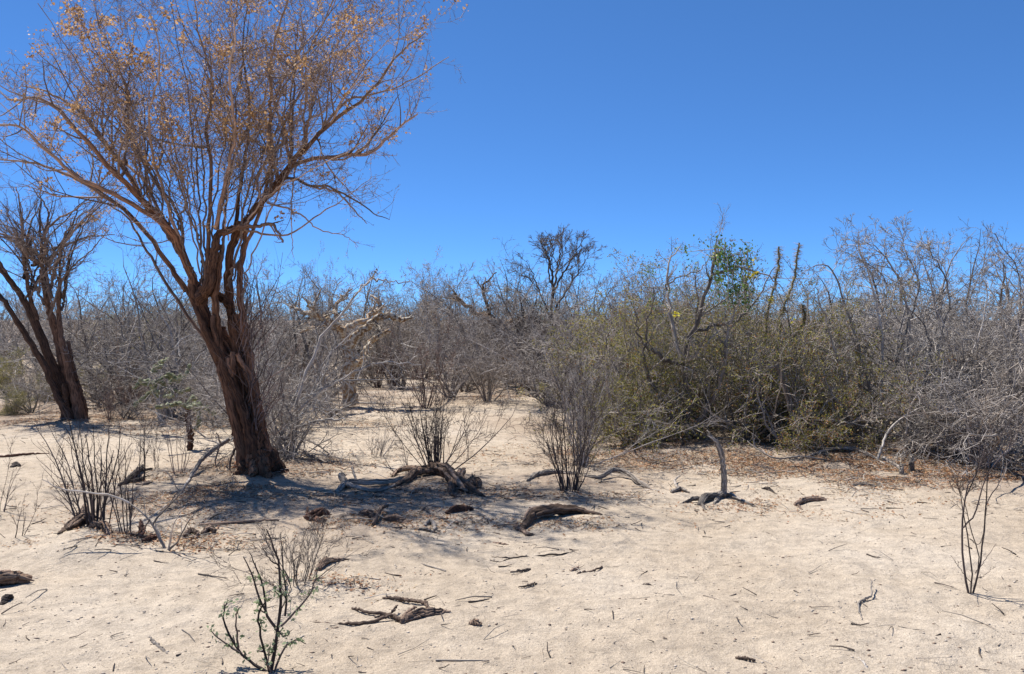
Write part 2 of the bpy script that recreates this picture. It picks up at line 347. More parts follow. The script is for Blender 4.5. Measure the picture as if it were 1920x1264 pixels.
# ------------------------------------------------------------------ the big tree
def px_path(pts, Y0):
    return [W(p[0], p[1], Y0 + (p[2] if len(p) > 2 else 0)) for p in pts]
def leaf_cluster_mesh(rng, n=14, r=.032, size=.03):
    C = rng.normal(0, r * .45, (n, 3)); V, Q, A, T = leaf_arrays(C, size, rng, nrm(C), .7)
    me = mesh_quads('leaf_cluster', V, Q, {'bk': A, 'tr': T}); me.materials.append(M['tan_leaf']); return me
CLUSTERS = [leaf_cluster_mesh(np.random.default_rng(900 + i), 20 + i * 3, .046 + .005 * i) for i in range(6)]
CLUSTER_PTS = {}
def big_tree(loc, Y0, strands, limbs, shoots, label, group, seed, lv, mat, n_clusters, thin, leaf_n, cluster_z=2.4):
    rng = np.random.default_rng(seed)
    root = thing('bare_tree', loc, label, 'tree', group); o = np.array(loc)
    b = Bag()
    for pts, rs in strands:
        P, R = spline(px_path(pts, Y0), rs, 40, rng, .006); R = R * .88
        P[0, 2] = min(P[0, 2], loc[2] - .08) if pts[0][1] > 850 or seed == 21 else P[0, 2]
        b.tubes(P[None], R[None], 22, rng, .17)
    link('trunk', b.mesh('trunk', o), mat, root)
    allP, allR, own, keep = [], [], [], []
    k = 0
    LP = []
    for pts, rs in limbs:
        P, R = spline(px_path(pts, Y0), rs, 26, rng, .006); LP.append((P, R * thin))
    for (a, c, dy, r) in shoots:
        A_ = W(*a, Y0 + rng.uniform(-.12, .12)); C_ = W(*c, Y0 + dy); mid = A_ * .5 + C_ * .5 + np.array([(A_[0] - C_[0]) * .16, -dy * .15, .10 + rng.uniform(-.1, .1)])
        P, R = spline([A_, A_ * .7 + mid * .3 + rng.normal(0, .03, 3), mid + rng.normal(0, .06, 3), C_], [r, r * .85, r * .65, r * .28], 26, rng, .010); LP.append((P, R))
    P = np.stack([p for p, r in LP]); R = np.stack([r for p, r in LP]); own = np.arange(len(LP)); L = length(P)
    out = [(P, R, 9, own)]
    grow(rng, P, R, L, own, lv, out, rmin=.0020)
    emit_parts(root, out, mat, rng, o, 'limb', .025)
    E = np.concatenate([out[-1][0][:, -1], out[-2][0][:, -1]])
    E = E[E[:, 2] > cluster_z]
    wts = np.clip((E[:, 2] - 2.0) / 2.5, .1, 1.4) ** 1.5 * (.3 + vnoise(E[:, 0] * 3.3, E[:, 2] * 3.3, 31 + seed) + .5) ** 3.2
    pick = rng.choice(len(E), size=min(n_clusters, len(E)), replace=False, p=wts / wts.sum())
    for q, i in enumerate(pick[:300]):
        c = bpy.data.objects.new('leaf_tuft', CLUSTERS[q % len(CLUSTERS)]); COL.objects.link(c); c.parent = root
        c.location = E[i] - o; c.rotation_euler = rng.uniform(0, 6, 3); c.scale = (rng.uniform(.6, 1.35),) * 3
    if n_clusters > 300:
        C = np.repeat(E[pick[300:]], 8, axis=0); C = C + rng.normal(0, .025, C.shape)
        foliage('small_leaf_tufts', C, .030, M['tan_leaf'], rng, root, o, wide=.7)
    TP = np.concatenate([out[-1][0][:, -1]]); TP = TP[TP[:, 2] > cluster_z - .5]
    C = TP[rng.integers(0, len(TP), leaf_n)] + rng.normal(0, .02, (leaf_n, 3))
    foliage('dry_leaves', C, .022, M['tan_leaf'], rng, root, o, wide=.6)
    return root, out

rg = np.random.default_rng(5)
Y1 = 8.83
b1 = base(488, 888)
strands = [
    ([(474, 900), (462, 815), (440, 730), (408, 655), (384, 600), (368, 550, -.05), (362, 525)], [0.158, 0.104, 0.092, 0.084, 0.076, 0.068, 0.056]),
    ([(492, 900, .05), (480, 815, .05), (462, 730, .08), (446, 655, .08), (434, 590, .1), (428, 530, .1), (434, 470, .1), (452, 415, .1)], [0.158, 0.100, 0.076, 0.064, 0.052, 0.048, 0.044, 0.040]),
    ([(500, 900, -.05), (486, 820, -.06), (476, 745, -.04), (466, 670, 0), (455, 600, .02), (449, 540, .05), (456, 470, .1), (466, 410, .1)], [0.121, 0.072, 0.056, 0.052, 0.044, 0.036, 0.032, 0.024]),
    ([(466, 900, -.1), (450, 820, -.12), (430, 745, -.12), (416, 680, -.10), (410, 625, -.05), (404, 570, -.1), (412, 505, -.1), (418, 460, -.05)], [0.112, 0.064, 0.052, 0.044, 0.040, 0.036, 0.032, 0.024]),
    ([(478, 900, -.13), (470, 820, -.16), (452, 760, -.15), (428, 700, -.12), (398, 640, -.1), (372, 590, -.08), (352, 540, -.05)], [0.112, 0.060, 0.044, 0.040, 0.040, 0.036, 0.032]),
    ([(372, 560, -.1), (388, 540, -.14), (398, 500, -.15), (402, 462, -.15), (414, 436, -.12), (440, 428, -.1)], [0.079, 0.064, 0.052, 0.044, 0.040, 0.036]),
    ([(395, 548, 0), (412, 556, .02), (428, 572, .05), (436, 600, .08)], [0.047, 0.040, 0.044, 0.040]),
    ([(528, 902, -.05), (508, 872, -.08), (492, 835, -.1), (484, 780, -.1)], [0.056, 0.056, 0.048, 0.036]),
    ([(462, 902, -.22), (468, 870, -.18), (466, 830, -.16), (456, 780, -.15)], [0.056, 0.052, 0.040, 0.028]),
    ([(510, 895, .2), (500, 860, .15), (490, 800, .1)], [0.065, 0.056, 0.048]),
    ([(430, 868, -.1), (442, 835, -.12), (440, 790, -.12), (430, 730, -.1), (424, 690, -.1)], [0.011, 0.014, 0.016, 0.016, 0.016]),
]
strands += [([(470, 845, -.10), (452, 882, -.2), (430, 897, -.28)], [.07, .055, .012]), ([(505, 848, -.02), (530, 884, -.06), (558, 898, -.12)], [.07, .055, .012]), ([(488, 850, -.14), (498, 886, -.28), (512, 905, -.40)], [.07, .055, .012]),
            ([(462, 850, .05), (440, 880, .05), (418, 889, .1)], [.06, .04, .01]), ([(478, 850, -.12), (474, 888, -.26), (462, 903, -.36)], [.06, .045, .01])]
for i in range(22):                                       # stringy strands twisted round the trunk
    ph, tw, n_ = rg.uniform(0, 6.28), rg.uniform(.8, 2.2) * rg.choice([-1, 1]), 9; y0 = rg.uniform(840, 895); y1 = rg.uniform(560, 700); pts = []
    for k in range(n_):
        y = y0 + (y1 - y0) * k / (n_ - 1); cx = np.interp(-y, [-888, -815, -730, -655, -600, -550], [489, 470, 452, 430, 412, 402]); hw = np.interp(-y, [-888, -815, -730, -655, -600, -550], [30, 27, 29, 33, 38, 42])
        a_ = ph + tw * k / (n_ - 1); pts.append((cx + hw * math.sin(a_), y, -.13 * math.cos(a_)))
    strands.append((pts, [.036, .032, .032, .030, .026]))
limbs = [
    # leftward sweeping limbs
    ([(364, 535, -.05), (345, 480, -.1), (318, 430, -.2), (270, 378, -.3), (215, 325, -.5), (150, 250, -.7), (85, 190, -.8), (15, 186, -.9)], [.072, .066, .058, .05, .042, .034, .026, .014]),
    ([(350, 545, .05), (318, 500, .1), (272, 432, .25), (205, 372, .4), (120, 325, .6), (55, 305, .7), (-20, 298, .8)], [.05, .044, .038, .036, .028, .02, .01]),
    ([(330, 455, -.1), (280, 390, 0), (222, 300, .2), (165, 225, .4), (100, 178, .5), (40, 160, .6)], [.05, .044, .036, .028, .02, .01]),
    ([(320, 430, -.2), (230, 372, -.4), (150, 335, -.7), (80, 275, -1.0), (30, 235, -1.2), (-40, 245, -1.3)], [.045, .038, .03, .024, .018, .01]),
    ([(300, 400, 0), (262, 330, .3), (196, 270, .7), (190, 170, .9), (150, 70, 1.1)], [.03, .027, .022, .015, .008]),
    ([(392, 645, .05), (352, 592, .1), (300, 512, .1), (262, 448, .1), (236, 405, .15), (180, 372, .2)], [.03, .028, .025, .02, .016, .01]),
    # rightward limbs
    ([(448, 430, .1), (484, 388, .05), (525, 335, 0), (565, 285, -.1), (620, 232, -.3), (690, 178, -.5), (745, 105, -.7), (800, 60, -.8)], [.055, .058, .05, .04, .032, .024, .016, .009]),
    ([(468, 400, .1), (520, 352, .2), (558, 305, .3), (640, 292, .4), (695, 285, .5), (740, 245, .6), (782, 216, .6)], [.048, .042, .036, .034, .030, .024, .014]),
    ([(540, 318, 0), (590, 262, .2), (650, 190, .4), (720, 172, .7), (790, 140, .9), (840, 105, 1.0)], [.035, .028, .022, .016, .012, .007]),
    ([(520, 340, 0), (508, 260, -.2), (506, 180, -.3), (512, 90, -.5), (540, 0, -.7), (560, -70, -.8)], [.035, .03, .025, .02, .014, .007]),
    ([(545, 320, .1), (532, 240, .3), (516, 190, .5), (560, 100, .7), (620, 20, .9), (650, -60, 1.0)], [.03, .028, .024, .018, .012, .007]),
    ([(527, 334, 0), (552, 335, -.05), (578, 348, -.1), (620, 352, -.2), (660, 372, -.3), (700, 398, -.4), (730, 412, -.5)], [.026, .024, .02, .016, .011, .005]),
    ([(578, 348, -.1), (632, 362, 0), (668, 398, .1), (690, 420, .1)], [.02, .016, .012, .006]),
    ([(418, 440, -.12), (450, 426, -.15), (486, 424, -.15), (510, 420, -.2), (522, 436, -.25), (530, 456, -.25)], [.045, .038, .032, .028, .022, .016]),
    ([(440, 428, -.1), (480, 436, .1), (540, 440, .2), (600, 400, .3), (650, 370, .4), (700, 330, .5)], [.025, .02, .016, .012, .009, .005]),
    ([(500, 380, .1), (560, 400, .3), (596, 430, .4), (640, 440, .5), (672, 462, .55)], [.018, .014, .011, .008, .004]),
    ([(556, 308, .3), (549, 345, .1), (546, 400, -.05), (548, 450, -.05), (549, 485, -.05)], [.016, .013, .009, .004]),
    # upright poles of the middle
    ([(388, 520, -.1), (392, 440, -.1), (395, 340, -.1), (388, 240, -.2), (398, 150, -.3), (372, 60, -.4), (360, -50, -.5)], [.04, .035, .03, .025, .02, .014, .007]),
    ([(434, 470, .1), (446, 380, .15), (460, 290, .2), (468, 190, .3), (455, 90, .4), (470, -30, .5)], [.04, .034, .028, .022, .015, .008]),
    ([(458, 470, .1), (486, 400, .2), (506, 320, .3), (506, 240, .5), (540, 150, .6), (600, 60, .8), (640, -40, 1.0)], [.035, .032, .028, .024, .018, .012, .006]),
    ([(345, 480, 0), (332, 400, .1), (250, 270, .2), (236, 160, .1), (190, 60, 0), (175, 0, 0)], [.03, .026, .022, .016, .011, .006]),
    ([(404, 430, -.1), (420, 350, -.3), (440, 250, -.6), (430, 150, -.9), (440, 60, -1.1), (420, -40, -1.3)], [.034, .03, .024, .018, .013, .007]),
    ([(345, 470, -.1), (300, 340, -.4), (280, 230, -.7), (300, 120, -1.0), (280, 20, -1.2)], [.03, .024, .018, .013, .007]),
]
shoots = []
for i in range(20):
    a = (rg.uniform(335, 470), rg.uniform(400, 560)); tx = 20 + 780 * ((i + rg.random()) / 20); a = (400 + (tx - 400) * .14 + rg.normal(0, 12), rg.uniform(430, 560)); ty = rg.uniform(-50, 240) + abs(tx - 420) * .15
    shoots.append((a, (tx, ty), rg.uniform(-1.6, 1.6), rg.uniform(.008, .016)))
for i in range(10):   # shoots along the left limb
    q = rg.uniform(0, 1); a = (345 - 150 * q, 470 - 165 * q); shoots.append((a, (a[0] - rg.uniform(-30, 90), a[1] - rg.uniform(170, 300)), rg.uniform(-1, 1), rg.uniform(.011, .018)))
for i in range(9):
    q = rg.uniform(0, 1); a = (480 + 110 * q, 395 - 140 * q); shoots.append((a, (a[0] + rg.uniform(-10, 120), a[1] - rg.uniform(160, 290)), rg.uniform(-1, 1), rg.uniform(.011, .018)))
LV = [dict(k=9.5, t0=.40, ang=.92, lr=.36, rr=.55, N=6, wob=.13, trop=(0, 0, .09), lmax=1.1, sides=4),
      dict(k=4.5, t0=.25, ang=.85, lr=.50, rr=.62, N=4, wob=.2, trop=(0, 0, .05), sides=3, tip=.5),
      dict(k=3.2, t0=.2, ang=.85, lr=.56, rr=.7, N=3, wob=.25, trop=(0, 0, .04), sides=3, tip=.5),
      dict(k=1.2, t0=.1, ang=.9, lr=.55, rr=.8, N=2, wob=.25, trop=(0, 0, .02), sides=3, tip=.6)]
root, out = big_tree(b1, Y1, strands, limbs, shoots, 'tall spreading bare tree, twisted brown trunk, dry tan leaf tufts, in the left foreground', None, 11, LV, M['brown'], 1200, .60, 3500)
# the whiskery red shoots on the right of the trunk
rr_ = np.random.default_rng(12)
S, P2, R2 = [], [], []
for i in range(95):
    q = rr_.random(); s = W(478 + rr_.normal(0, 10) - 20 * q, 850 - 250 * q, Y1 + rr_.uniform(-.2, .12)); e = s + np.array([rr_.normal(.06, .16), rr_.normal(-.05, .12), rr_.uniform(.25, .8)])
    m_ = (s + e) / 2 + rr_.normal(0, .05, 3) + np.array([.05, 0, 0]); p, r = spline([s, m_, e], [.006 * rr_.uniform(.5, 1.2), .004, .0018], 8, rr_, .008); P2.append(p); R2.append(r)
P2 = np.array(P2); R2 = np.array(R2); o2 = [(P2, R2, 4, np.zeros(len(P2), int))]
grow(rr_, P2, R2, length(P2), o2[0][3], [dict(k=3, t0=.3, ang=.5, lr=.4, rr=.6, N=4, wob=.15)], o2)
b = Bag(); [b.tubes(P, R, s, rr_) for P, R, s, _ in o2]
link('sucker_shoots', b.mesh('sucker_shoots', b1), M['red_twig'], root)['kind'] = 'stuff'

# ------------------------------------------------------------------ the second, smaller tree at the left edge
Y2 = 13.6
b2 = base(140, 778)
st2 = [([(142, 786), (112, 720), (84, 650), (56, 585), (22, 530), (-20, 480)], [0.150, 0.098, 0.075, 0.063, 0.052, 0.034]),
       ([(146, 786, .1), (122, 700, .1), (104, 620, .1), (88, 560, .1), (78, 505, .1)], [0.126, 0.081, 0.063, 0.046, 0.034]),
       ([(150, 786, -.1), (136, 720, -.1), (118, 650, -.1), (110, 590, 0), (112, 520, 0)], [0.115, 0.069, 0.052, 0.040, 0.029]),
       ([(132, 784, -.2), (102, 730, -.2), (72, 665, -.2), (36, 610, -.2), (4, 560, -.2), (-30, 530, 0)], [0.092, 0.058, 0.052, 0.046, 0.040, 0.029]),
       ([(160, 782, 0), (150, 740, 0), (140, 700, 0), (128, 640, 0)], [0.069, 0.052, 0.040, 0.029]),
       ([(118, 786, -.2), (124, 760, -.2), (120, 720, -.2)], [0.058, 0.052, 0.040])]
lb2 = [([(70, 600), (52, 540), (44, 470), (40, 400), (30, 350)], [.06, .05, .04, .025, .01]),
       ([(80, 520, .1), (78, 460, .2), (90, 400, .3), (60, 350, .4)], [.05, .04, .025, .012]),
       ([(98, 560, 0), (86, 500), (110, 470), (160, 445, .2), (215, 440, .3)], [.04, .035, .03, .02, .01]),
       ([(20, 530), (-10, 470), (-20, 400), (0, 330)], [.05, .04, .025, .012]),
       ([(112, 540, 0), (116, 470, .1), (140, 410, .3), (150, 370, .4)], [.04, .03, .02, .01]),
       ([(90, 600, -.1), (120, 520, -.3), (170, 470, -.5), (205, 430, -.6)], [.03, .025, .016, .008])]
sh2 = [((rg.uniform(40, 120), rg.uniform(480, 600)), (rg.uniform(-90, 230), rg.uniform(330, 450)), rg.uniform(-1.4, 1.4), rg.uniform(.015, .028)) for i in range(26)]
LV2 = [dict(k=7, t0=.3, ang=.6, lr=.34, rr=.55, N=5, wob=.14, trop=(0, 0, .08), lmax=1.0, sides=4),
       dict(k=5, t0=.15, ang=.75, lr=.5, rr=.6, N=4, wob=.2, sides=3), dict(k=4, t0=.15, ang=.8, lr=.55, rr=.7, N=3, wob=.25, sides=3, tip=.5)]
big_tree(b2, Y2, st2, lb2, sh2, 'leaning bare tree with several brown trunks at the left edge, behind the big tree', None, 21, LV2, M['brown_dark'], 25, .6, 200, 2.6)

# ------------------------------------------------------------------ shrub builders
def make_shrub(name, label, cat, seed, loc, n, h, spread, r0, mat, lv, lean=(0, 0), foliage_specs=(), N0=8, wob=.09, base_r=.06, up=.05, group=None, joined=False, hv=(.6, 1.15), sides0=5, droop=0, rmin=.0014):
    """a bunch of stems that rise from one root; each stem is a part with its own twigs"""
    rng = np.random.default_rng(seed); root = thing(name, loc, label, cat, group)
    az = rng.uniform(0, 2 * math.pi, n) if n < 6 else np.linspace(0, 2 * math.pi, n, endpoint=False) + rng.normal(0, .35, n)
    el = np.abs(rng.normal(0, .55, n)) * spread + .12 * spread * rng.random(n)
    D = np.stack([np.sin(el) * np.cos(az) + lean[0], np.sin(el) * np.sin(az) + lean[1], np.cos(el)], -1)
    S = np.stack([np.cos(az) * base_r * rng.uniform(.2, 1, n), np.sin(az) * base_r * rng.uniform(.2, 1, n), np.full(n, -.04)], -1)
    L = h * rng.uniform(*hv, n) / np.clip(np.cos(el * .75), .55, 1)
    P = lines(rng, S, D, L, N0, wob, (0, 0, up)); R = taper(r0 * rng.uniform(.55, 1.2, n), N0, .07); own = np.arange(n)
    out = [(P, R, sides0, own)]
    grow(rng, P, R, L, own, lv, out, rmin=rmin)
    if joined:
        b = Bag(); [b.tubes(p, r, s, rng) for p, r, s, _ in out]; link('branches', b.mesh('branches'), mat, root)['kind'] = 'stuff'
    else: emit_parts(root, out, mat, rng, (0, 0, 0), 'stem')
    for (nm, cnt, size, lm, jit, zmin, wide) in foliage_specs:
        T = out[-1][0]; k = T[:, -1, 2] > zmin * h
        if k.sum() > 3: foliage(nm, scatter_on(T[k], cnt, rng, jit), size, M[lm], rng, root, wide=wide)
    return root, out
TW = lambda k, lr, ang=.7, N=4, wob=.18, **kw: dict(k=k, lr=lr, ang=ang, N=N, wob=wob, **kw)

def traced_tree(name, label, cat, loc, limbs, Y, seed, mat, lv, trunk=None, N=22, wig=.012, ridge=.14, rmin=.002, group=None):
    rng = np.random.default_rng(seed); root = thing(name, loc, label, cat, group); o = np.array(loc)
    if trunk:
        b = Bag()
        for pts, rs in trunk:
            P, R = spline(px_path(pts, Y), rs, N, rng, wig * .6); b.tubes(P[None], R[None], 14, rng, ridge)
        link('trunk', b.mesh('trunk', o), mat, root)
    LP = [spline(px_path(pts, Y), rs, N, rng, wig) for pts, rs in limbs]
    P = np.stack([p for p, r in LP]); R = np.stack([r for p, r in LP]); own = np.arange(len(LP)); out = [(P, R, 8, own)]
    grow(rng, P, R, length(P), own, lv, out, rmin=rmin)
    emit_parts(root, out, mat, rng, o, 'limb', .02)
    return root, out
# --- small plants of the foreground, traced stem by stem
def traced_shrub(name, label, px, py, stems, seed, mat, lv, zsx=1., scale=None, Yd=None, leaves=None, dyr=.12, group=None):
    rng = np.random.default_rng(seed); bs = base(px, py); Y = bs[1]; root = thing(name, bs, label, 'shrub', group)
    PP, RR = [], []
    for pts, r in stems:
        dy = rng.uniform(-dyr, dyr) * 1.0; n = len(pts)
        q = [W(a, b_, Y + dy * (i / (n - 1))) for i, (a, b_) in enumerate(pts)]
        r = r * .78; P, R = spline(q, [r, r * .72, r * .32], 12, rng, .0025); PP.append(P); RR.append(R)
    P = np.array(PP); R = np.array(RR); own = np.arange(len(P)); out = [(P, R, 6, own)]
    grow(rng, P, R, length(P), own, lv, out, rmin=.0012)
    emit_parts(root, out, mat, rng, bs, 'stem', .1)
    if leaves:
        for (cnt, size, lm, t0, jit, zr) in leaves:
            C = scatter_on(np.concatenate([o_[0][:, int(t0 * (o_[0].shape[1] - 1)):][:, :2] if o_[0].shape[1] > 4 else o_[0][:, :2] for o_ in out]), cnt * 3, rng, jit)
            C = C[(C[:, 2] > zr[0]) & (C[:, 2] < zr[1])][:cnt]; foliage('leaves', C, size, M[lm], rng, root, bs, wide=.55)
    return root
Z5 = lambda pts: [(a / 2.611, 780 + b_ / 2.611) for a, b_ in pts]
TS = [TW(5, .22, .6, 4, .2, lmax=.14, sides=3, rr=.6, trop=(0, 0, .08)), TW(2, .5, .7, 3, .2, sides=3)]
r_, = [traced_shrub('budding_shrub', 'small dark-stemmed shrub with grey-green buds at the bottom edge of the sand', 503, 1258, [
    (Z5([(1320, 1262), (1240, 1215), (1170, 1150), (1110, 1040), (1095, 960), (1112, 915)]), .0105),
    (Z5([(1175, 1160), (1110, 1115), (1050, 1070), (1025, 1045)]), .006), (Z5([(1168, 1135), (1160, 1060), (1155, 980), (1178, 935)]), .0065),
    (Z5([(1320, 1262), (1300, 1180), (1272, 1060), (1262, 985), (1300, 915), (1325, 895)]), .009),
    (Z5([(1325, 1262), (1345, 1150), (1362, 1020), (1372, 880), (1368, 740), (1340, 640), (1305, 555)]), .011),
    (Z5([(1348, 1035), (1300, 960), (1262, 870), (1232, 770), (1190, 690)]), .009), (Z5([(1300, 950), (1290, 850), (1255, 745), (1225, 670)]), .007),
    (Z5([(1340, 1262), (1385, 1150), (1425, 1110), (1460, 1098), (1498, 1115)]), .007),
    (Z5([(1375, 1030), (1435, 970), (1500, 895), (1535, 820), (1560, 740)]), .0075), (Z5([(1395, 980), (1400, 860), (1380, 700), (1375, 570)]), .007),
    (Z5([(1360, 1050), (1395, 1080), (1430, 1045)]), .005), (Z5([(1330, 1262), (1310, 1200), (1320, 1120)]), .006), (Z5([(1365, 740), (1320, 700), (1285, 645)]), .005),
    (Z5([(1325, 1262), (1335, 1180), (1350, 1110), (1372, 980), (1420, 850)]), .0085)],
    31, M['dark_stem'], [TW(6, .10, .8, 3, .2, lmax=.05, sides=3, rr=.8), TW(.6, .5, .7, 3, .2, sides=3)], leaves=[(360, .023, 'sage', .1, .008, (.02, .46))], dyr=.14)]
# the finer dead shrub standing just behind it
def fine(name, label, px, py, seed, n, h, spread, mat, lv, r0=.004, cat='shrub', **kw):
    return make_shrub(name, label, cat, seed, base(px, py), n, h, spread, r0, M[mat], lv, **kw)
FT = [TW(6, .38, .55, 5, .16, trop=(0, 0, .05)), TW(4, .5, .6, 4, .2), TW(1.6, .5, .7, 3, .2)]
fine('twiggy_shrub', 'low wiry grey shrub just behind the green-budded shrub at the bottom', 558, 1098, 32, 22, .52, 1.0, 'dark', FT, .0042, hv=(.5, 1.1), wob=.12, lean=(-.1, 0))
# left clump of dark upright stems and its slim neighbour
rngc = np.random.default_rng(40)
stems = []
for tx, ty, r in [(64, 795, 8), (98, 812, 7), (125, 770, 9), (150, 792, 8), (175, 800, 7), (205, 785, 8), (226, 810, 9), (140, 850, 8), (108, 860, 6), (190, 835, 8), (160, 815, 9), (214, 845, 7),
                  (75, 870, 5), (95, 925, 5), (245, 830, 6), (170, 870, 8), (200, 880, 7), (130, 820, 7)]:
    x0 = 178 + (tx - 160) * .22 + rngc.normal(0, 4); y0 = 1003 + rngc.normal(0, 3)
    stems.append(([(x0, y0), (x0 + (tx - x0) * .28 + rngc.normal(0, 3), y0 + (ty - y0) * .38), (x0 + (tx - x0) * .62 + rngc.normal(0, 4), y0 + (ty - y0) * .70), (tx, ty)], r * .00115))
SL = [TW(7, .30, .45, 4, .13, lmax=.35, sides=3, rr=.6, trop=(0, 0, .07)), TW(3, .45, .55, 3, .18, sides=3)]
traced_shrub('stemmy_shrub', 'clump of dark upright bare stems rising behind the small sand mound at left', 178, 1003, stems, 41, M['dark_stem'], SL, dyr=.45)
stems = [([(236 + i * 2, 1018 - abs(i) * 1), (228 + i * 5 + rngc.normal(0, 3), 960), (222 + i * 9 + rngc.normal(0, 4), 890 + abs(i) * 3), (222 + i * 14 + rngc.normal(0, 4), 830 + 12 * abs(i - 1))], .006) for i in range(-2, 4)]
traced_shrub('stemmy_shrub', 'narrow bunch of thin dark stems just right of the big stem clump at left', 238, 1018, stems, 42, M['dark_stem'], SL, dyr=.2)
fine('sapling', 'tiny forked dark sapling alone on the sand near the left edge', 30, 1012, 43, 4, .34, .6, 'dark_stem', [TW(5, .4, .5), TW(3, .5, .6, 3)], .004)
fine('sapling', 'thin bare sapling cut by the left edge of the photo', -4, 968, 44, 6, .62, .5, 'dark_stem', [TW(5, .35, .5), TW(3, .5, .6, 3)], .005)
# right sapling
traced_shrub('sapling', 'slender bare sapling standing alone on open sand at the right', 1820, 1116, [
    ([(1817, 1117), (1806, 1060), (1804, 990), (1812, 920), (1835, 880), (1850, 830)], .0085), ([(1823, 1117), (1838, 1060), (1846, 980), (1852, 900), (1862, 850)], .0075),
    ([(1820, 1117), (1822, 1060), (1812, 990), (1800, 930), (1795, 900)], .006), ([(1825, 1105), (1836, 1050), (1820, 990), (1806, 935), (1790, 905)], .005),
    ([(1829, 1075), (1846, 1050), (1868, 1020)], .0035), ([(1822, 1095), (1800, 1065), (1782, 1042)], .003), ([(1830, 1085), (1848, 1078), (1864, 1062)], .0025),
    ([(1806, 990), (1830, 960), (1845, 905), (1880, 850), (1915, 800)], .006), ([(1812, 930), (1832, 880), (1838, 820), (1830, 770)], .005), ([(1838, 870), (1870, 830), (1900, 780)], .005),
    ([(1818, 1010), (1836, 1020), (1846, 985), (1850, 950)], .0035), ([(1848, 950), (1872, 905), (1890, 870), (1905, 850)], .0045)],
    45, M['dark_stem'], [TW(4, .20, .6, 4, .15, t0=.55, lmax=.3, rr=.6), TW(4, .55, .7, 4, .18), TW(2, .5, .7, 3, .2)], dyr=.12)
# thin saplings between the clump and the big tree
fine('sapling', 'thin upright bare sapling beside the dark rotten log at left', 266, 906, 46, 5, .72, .28, 'dark_stem', [TW(7, .28, .5), TW(3, .5, .6, 3)], .0055)
fine('sapling', 'wispy reddish bare sapling between the rotten log and the big trunk', 338, 892, 47, 7, .72, .6, 'red_twig', [TW(6, .32, .5), TW(3, .5, .6, 3)], .0055)
fine('sapling', 'little bare sapling leaning out of the brown litter left of the big trunk', 300, 880, 48, 4, .55, .5, 'dark_stem', [TW(6, .32, .5), TW(3, .5, .6, 3)], .004)
VT = [TW(6, .36, .6, 5, .18, trop=(0, 0, .04)), TW(4, .45, .6, 4, .18), TW(2, .5, .65, 3, .2)]
fine('vase_shrub', 'bare fan-shaped dark shrub directly behind the knotted root log', 818, 893, 50, 32, .95, .85, 'dark_stem', VT, .0080, wob=.10, lean=(0, .05), hv=(.5, 1.15), rmin=.0018)
fine('vase_shrub', 'slim tall wiry shrub on the sand right of the knotted root log', 1070, 922, 51, 34, 1.25, .55, 'dark_stem', VT, .0062, wob=.10, hv=(.4, 1.1), base_r=.10)
fine('vase_shrub', 'wiry shrub partly hidden behind the slim tall wiry shrub', 1092, 872, 52, 26, 1.35, .75, 'purple', VT, .007, wob=.09, hv=(.6, 1.05))
fine('twiggy_shrub', 'small low shrub of stiff slanting twigs on sand left of the fan-shaped shrub', 706, 856, 53, 14, .42, 1.0, 'purple', VT[:2], .005, lean=(.3, 0))
fine('twiggy_shrub', 'sparse fallen-looking twigs left of the fan-shaped shrub, near the log', 760, 890, 54, 5, .5, 1.1, 'dark', VT[:2], .006, lean=(-.3, 0))
# ------------------------------------------------------------------ middle distance, each plant by itself
GB = [TW(7, .45, .95, 6, .27, trop=(0, 0, .0), sides=4, t0=.1), TW(5, .5, .9, 4, .3, trop=(0, 0, 0)), TW(3.5, .5, .9, 3, .3, trop=(0, 0, 0))]
GB3 = [TW(7, .45, .95, 6, .27, sides=4, t0=.1, trop=(0, 0, 0)), TW(5, .5, .9, 4, .3, trop=(0, 0, 0)), TW(3.2, .5, .9, 3, .3, trop=(0, 0, 0))]
fine('grey_shrub', 'dense tangled grey shrub close behind the big trunk on its right', 542, 858, 60, 26, 1.15, 1.1, 'grey', GB, .014, wob=.22, up=.02, hv=(.5, 1.1), rmin=.0028, N0=10)
fine('grey_shrub', 'grey tangled shrub low behind the big trunk, between trunk and cholla', 448, 815, 61, 16, 1.5, 1.0, 'grey', GB3, .018, wob=.22, rmin=.003, N0=10)
fine('silver_tree', 'pale silver-stemmed bare tree standing behind the big trunk, with forked smooth limbs', 320, 782, 62, 10, 2.6, .75, 'silver', GB, .036, wob=.2, up=.03, cat='tree', rmin=.003, N0=12)
fine('silver_tree', 'pale grey branching small tree right of the big trunk, behind the tangled shrub', 545, 800, 63, 5, 1.9, .6, 'silver', GB, .05, wob=.22, up=.04, cat='tree', rmin=.003, N0=12)
fine('grey_shrub', 'broad arching grey shrub between the two brown trees at left', 235, 760, 64, 12, 2.7, 1.0, 'grey_warm', GB3, .034, wob=.2, up=.0, hv=(.6, 1.1), rmin=.0035, N0=12)
fine('grey_shrub', 'round twiggy purple-grey bush in the middle, behind the fan-shaped shrub', 845, 752, 65, 18, 1.9, .95, 'purple', GB3, .018, wob=.16, rmin=.0035, N0=10)
fine('grey_shrub', 'small upright twiggy bush on a bright sand patch in the middle', 915, 764, 66, 18, 1.25, .5, 'grey_warm', VT, .014, wob=.08, rmin=.003)
fine('grey_shrub', 'thin reddish twiggy bush left of the round middle bush', 797, 770, 67, 14, 1.35, .5, 'red_twig', VT, .011, wob=.08, rmin=.003)
fine('grey_shrub', 'small bare bush standing far back on the sand path', 708, 728, 68, 16, 1.1, .5, 'red_twig', VT[:2], .014, rmin=.004)
fine('grey_shrub', 'narrow grey bush at the end of the sand path', 754, 733, 69, 12, 1.5, .4, 'grey_warm', VT[:2], .016, rmin=.004)
